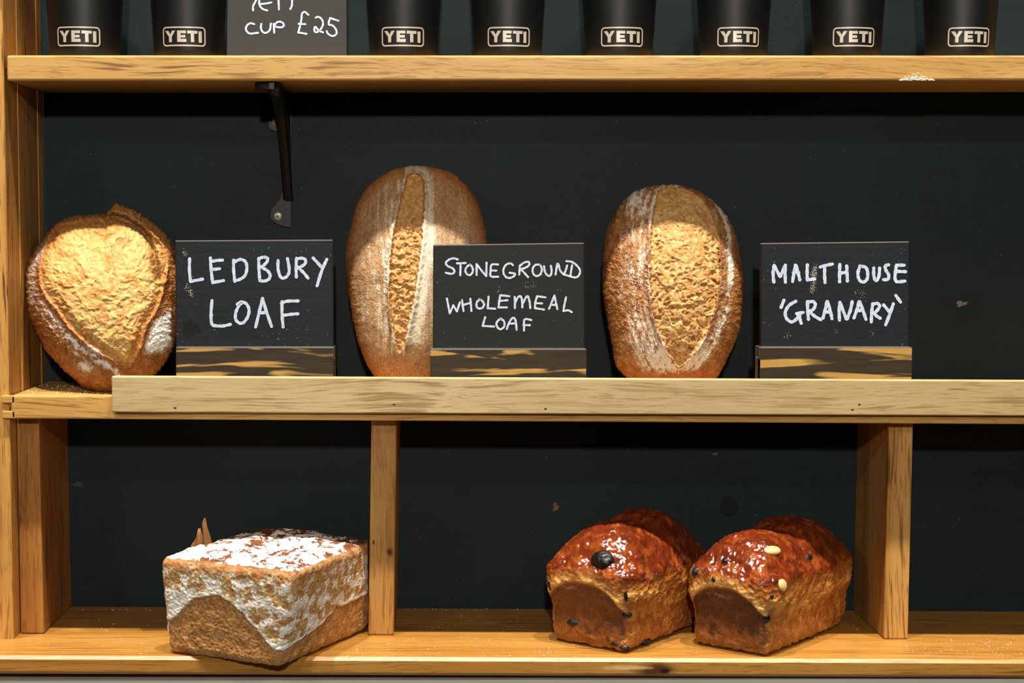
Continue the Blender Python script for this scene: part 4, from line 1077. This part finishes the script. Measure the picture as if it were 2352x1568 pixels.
# --- two glazed fruit loaves
def fruit_loaf(label, C, ew, WD, LN, HT, dome, seedv, shade, raisins, almonds, squash):
    ew = np.array(ew, float); ew /= np.linalg.norm(ew); el = np.array([ew[1], -ew[0]])
    U, P, N, Fq = rounded_box((WD / 2, LN / 2, HT / 2), .011, (130, 170, 130))
    q = P + np.array([WD / 2, LN / 2, HT / 2]); x, y, z = q.T; xx, yy, zz = x / WD, y / LN, z / HT
    nx, ny, nz = N.T
    topm = sstep(.45, .9, nz); frontm = sstep(.5, .9, -ny); side = 1 - topm
    S_ = .00042
    a, b = 2 * xx - 1, 2 * yy - 1
    # domed crust over the tin line, bulging over the rim, pinched at the corners; two swellings with a waist between
    bulge = sstep(.35, .72, zz)
    lobes = (.86 + .16 * sstep(.42, .60, yy)) - squash * np.exp(-((yy - .50) / .10) ** 2)
    dm = dome * (1 - np.abs(a) ** 3.2) * (1 - np.abs(b) ** 4.5) * lobes
    px3 = q.copy()
    out = .0075 * bulge * (1 - .75 * sstep(.92, 1.0, zz))
    px3[:, 0] = (x - WD / 2) * (1 + .05 * zz) + WD / 2 + out * np.sign(a) * np.abs(a) ** 3 * (1 - np.abs(b) ** 6 * .6)
    px3[:, 1] = (y - LN / 2) * (1 + .03 * zz) + LN / 2 + out * np.sign(b) * np.abs(b) ** 3 * (1 - np.abs(a) ** 6 * .6)
    px3[:, 2] = z + np.clip(zz - .35, 0, 1) / .65 * dm
    sx, sy, sz = px3[:, 0] / S_ + seedv * 91, px3[:, 1] / S_ + seedv * 53, px3[:, 2] / S_
    # the flat dark end face is framed by an arched seam
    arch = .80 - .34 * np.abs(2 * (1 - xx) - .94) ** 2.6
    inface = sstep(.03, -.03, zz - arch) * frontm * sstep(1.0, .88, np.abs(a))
    sm_ = zz - arch - .02
    seam = np.where(sm_ < 0, np.exp(-(sm_ / .025) ** 2), np.exp(-(sm_ / .10) ** 2)) * frontm
    crn = np.exp(-(np.minimum(np.hypot(x, y), 9) / .012) ** 2)
    rightm = sstep(.5, .9, -nx)
    seamR = np.exp(-((zz - (.60 + .10 * np.sin(yy * 7 + seedv)) ) / .10) ** 2) * rightm
    dsp = .0016 * fbm(sx / 40, sy / 40, sz / 40) + .0007 * fbm(sx / 12, sy / 12, sz / 12) + side * .0003 * fbm(sx / 7, sy / 7, sz / 7)
    dsp = dsp - .0011 * inface + .0011 * seam + .0020 * seamR * (.5 + fbm(sx / 14, sy / 14, sz / 14))
    fold = ridged(sx / 60 + .8 * fbm(sx / 50, sy / 50, 2.), sy / 60, sz / 60, 2)
    dsp = dsp + topm * (.0020 * fold + .0012 * fbm(sx / 22, sy / 26, sz / 22))
    dsp = dsp - .0030 * np.exp(-((zz - .16 - .05 * np.sin(yy * 5)) / .035) ** 2) * rightm * sstep(.55, .9, yy)
    px3 += N * dsp[:, None]
    n1 = fbm(sx / 26, sy / 26, sz / 26); n2 = fbm(sx / 8, sy / 8, sz / 8)
    gold = np.broadcast_to(A3(.66, .33, .085), x.shape + (3,))
    brown = mix(np.broadcast_to(A3(.36, .120, .024), x.shape + (3,)), (.52, .215, .045), sstep(-.3, .5, n1))
    brown = mix(brown, (.18, .065, .02), sstep(.0, .7, n2) * .45)
    crust = brown
    crust = mix(crust, gold, np.clip(seamR * (.6 + n1), 0, .9))
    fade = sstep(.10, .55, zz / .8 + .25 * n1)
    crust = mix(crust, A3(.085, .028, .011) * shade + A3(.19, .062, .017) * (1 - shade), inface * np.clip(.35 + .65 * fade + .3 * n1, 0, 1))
    crust = mix(crust, (.80, .47, .15), np.clip(seam * (.75 + .8 * n1), 0, .95))
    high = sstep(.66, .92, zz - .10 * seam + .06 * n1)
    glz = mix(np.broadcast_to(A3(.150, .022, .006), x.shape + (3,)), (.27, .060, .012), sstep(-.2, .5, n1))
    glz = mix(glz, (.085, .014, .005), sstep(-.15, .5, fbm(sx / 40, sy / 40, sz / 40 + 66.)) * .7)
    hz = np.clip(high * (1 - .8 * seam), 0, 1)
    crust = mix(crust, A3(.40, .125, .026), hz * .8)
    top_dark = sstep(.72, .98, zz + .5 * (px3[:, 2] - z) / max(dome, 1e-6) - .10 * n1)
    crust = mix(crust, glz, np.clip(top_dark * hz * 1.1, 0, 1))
    gloss = np.clip(.25 + high * .85 - .5 * inface, .1, 1)
    grain = .55 - .25 * topm
    mask = np.stack([0 * x, gloss, grain], -1)
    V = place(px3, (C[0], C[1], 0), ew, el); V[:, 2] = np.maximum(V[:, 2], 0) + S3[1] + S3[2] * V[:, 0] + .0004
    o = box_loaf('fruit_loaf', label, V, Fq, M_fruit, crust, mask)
    # raisins and almonds set in the crust: (picture point on this loaf) -> nearest vertex
    pv = project(V); depth = V[:, 1]
    def anchor(px, py):
        d = np.hypot(pv[:, 0] - px, pv[:, 1] - py); cand = np.where(d < 5)[0]
        if len(cand) == 0: cand = np.argsort(d)[:6]
        return cand[np.argmin(depth[cand])]
    Nw = np.empty(len(V) * 3, np.float32); o.data.vertices.foreach_get('normal', Nw); Nw = Nw.reshape(-1, 3)
    for k, (kind, px, py, rx, rz, ry) in enumerate([('raisin',) + r for r in raisins] + [('almond',) + r for r in almonds]):
        i = anchor(px, py); nrm = Vector(Nw[i]).normalized(); c = Vector(V[i]) - nrm * ry * .25
        bm = bmesh.new(); bmesh.ops.create_icosphere(bm, subdivisions=4, radius=1)
        u = nrm.cross(Vector((0, 0, 1))).normalized(); w = u.cross(nrm)
        co = np.array([v.co[:] for v in bm.verts])
        wr = ridged(co[:, 0] * 2 + k, co[:, 1] * 2, co[:, 2] * 2 + seedv, 2) if kind == 'raisin' else fbm(co[:, 0] * .7, co[:, 1] * .7, co[:, 2] * .7 + k) * .3
        for v, w_ in zip(bm.verts, wr):
            s = 1 + (.26 if kind == 'raisin' else .1) * w_
            v.co = c + (u * v.co.x * rx + w * v.co.y * rz + nrm * v.co.z * ry) * s
        obj(kind, bm, M_raisin if kind == 'raisin' else M_almond, o, True)
    return o
M_fruit = bread('glazed_fruit_crust', bump_s=.38, fine=620, bumpd=.0012, rough=.55, coat=.7, bw=.45)
M_raisin = simple('burnt_raisin', (.006, .006, .007), .38, 0, .6, 700, .8)
M_almond = simple('toasted_almond', (.72, .47, .20), .35, 0, .5, 300, .2)
CA = at_z(1440, 1503, S3[1], S3[2]); CB = at_z(1762, 1512, S3[1], S3[2])
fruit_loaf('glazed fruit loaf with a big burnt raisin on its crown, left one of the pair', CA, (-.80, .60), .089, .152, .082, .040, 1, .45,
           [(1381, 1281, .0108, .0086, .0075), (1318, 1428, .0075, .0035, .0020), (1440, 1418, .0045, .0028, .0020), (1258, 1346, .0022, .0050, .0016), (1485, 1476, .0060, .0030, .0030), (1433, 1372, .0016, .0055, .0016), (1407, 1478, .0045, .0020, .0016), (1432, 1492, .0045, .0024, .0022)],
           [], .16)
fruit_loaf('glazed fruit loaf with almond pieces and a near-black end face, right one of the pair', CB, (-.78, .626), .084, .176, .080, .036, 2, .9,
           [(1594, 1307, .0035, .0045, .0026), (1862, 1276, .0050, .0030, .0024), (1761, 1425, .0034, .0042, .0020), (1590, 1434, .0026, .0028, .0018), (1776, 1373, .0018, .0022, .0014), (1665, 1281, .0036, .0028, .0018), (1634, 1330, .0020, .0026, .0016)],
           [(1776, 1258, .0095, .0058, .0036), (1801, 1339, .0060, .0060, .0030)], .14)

# ------------------------------------------------------------------ flour and crumbs lying about
M_crumb = simple('flour_grain', (.78, .72, .60), .8)
def dust(name, label, spots, parent_z, rmin, rmax, count, seedv):
    rnd = random.Random(seedv); bm = bmesh.new()
    for (px0, px1, py0, py1, n) in spots:
        for _ in range(n):
            px, py = rnd.uniform(px0, px1), rnd.uniform(py0, py1)
            p = at_z(px, py, parent_z[1], parent_z[2]); r = rnd.uniform(rmin, rmax) * (1 if rnd.random() < .85 else 1.6)
            lxy = ((p[0] - C1[0]) * ew[0] + (p[1] - C1[1]) * ew[1], (p[0] - C1[0]) * el[0] + (p[1] - C1[1]) * el[1])
            if parent_z is S3 and -.026 < lxy[0] < .142 and -.012 < lxy[1] < .20: continue
            if p[1] > -.004 or (p[1] > -.136 and any(a < p[0] < b for a, b in ((-.6, -.422), (-.092, -.046), (.428, .476)))): continue
            if parent_z is S3 and p[1] > -.136 and p[0] < -.395: continue
            bmesh.ops.create_icosphere(bm, subdivisions=1, radius=r, matrix=Matrix.Translation((p[0], p[1], p[2] + r * .78)) @ Matrix.Diagonal((1, 1, .75, 1)))
    o = obj(name, bm, M_crumb, None, True)
    return tag(o, label, 'crumbs', kind='stuff')
dust('flour_grains', 'white flour grains scattered on the middle shelf under the round loaf', [(40, 255, 878, 905, 150), (110, 250, 885, 906, 110), (25, 120, 893, 906, 30)], S2, .00022, .0005, 0, 3)
dust('flour_crumbs', 'pale flour crumbs scattered along the bottom shelf', [(0, 360, 1440, 1505, 40), (760, 850, 1468, 1512, 60), (880, 1230, 1465, 1512, 40), (1230, 1330, 1478, 1512, 40), (1560, 1600, 1490, 1512, 10), (1960, 2050, 1400, 1450, 14), (2080, 2352, 1466, 1512, 90), (160, 360, 1397, 1402, 16), (930, 1260, 1397, 1402, 24), (2090, 2352, 1399, 1404, 30), (160, 360, 1400, 1450, 8), (930, 1200, 1400, 1450, 16)], S3, .00022, .00055, 0, 4)
# flour smudge caked on the lower front edge of the top shelf
bm = bmesh.new(); rnd = random.Random(9)
for _ in range(260):
    t = rnd.uniform(-1, 1); px = 2106 + t * 40; py = 184.5 - abs(rnd.gauss(0, 1)) * 6 * (1 - abs(t) ** 1.5)
    p = at_y(px, py, -.1479); r = rnd.uniform(.0003, .0008)
    bmesh.ops.create_icosphere(bm, subdivisions=1, radius=r, matrix=Matrix.Translation((p[0], p[1], p[2])) @ Matrix.Diagonal((1.6, .5, .8, 1)))
tag(obj('flour_smudge', bm, M_crumb, None, True), 'white flour smudge caked on the front edge of the top shelf', 'flour', kind='stuff')
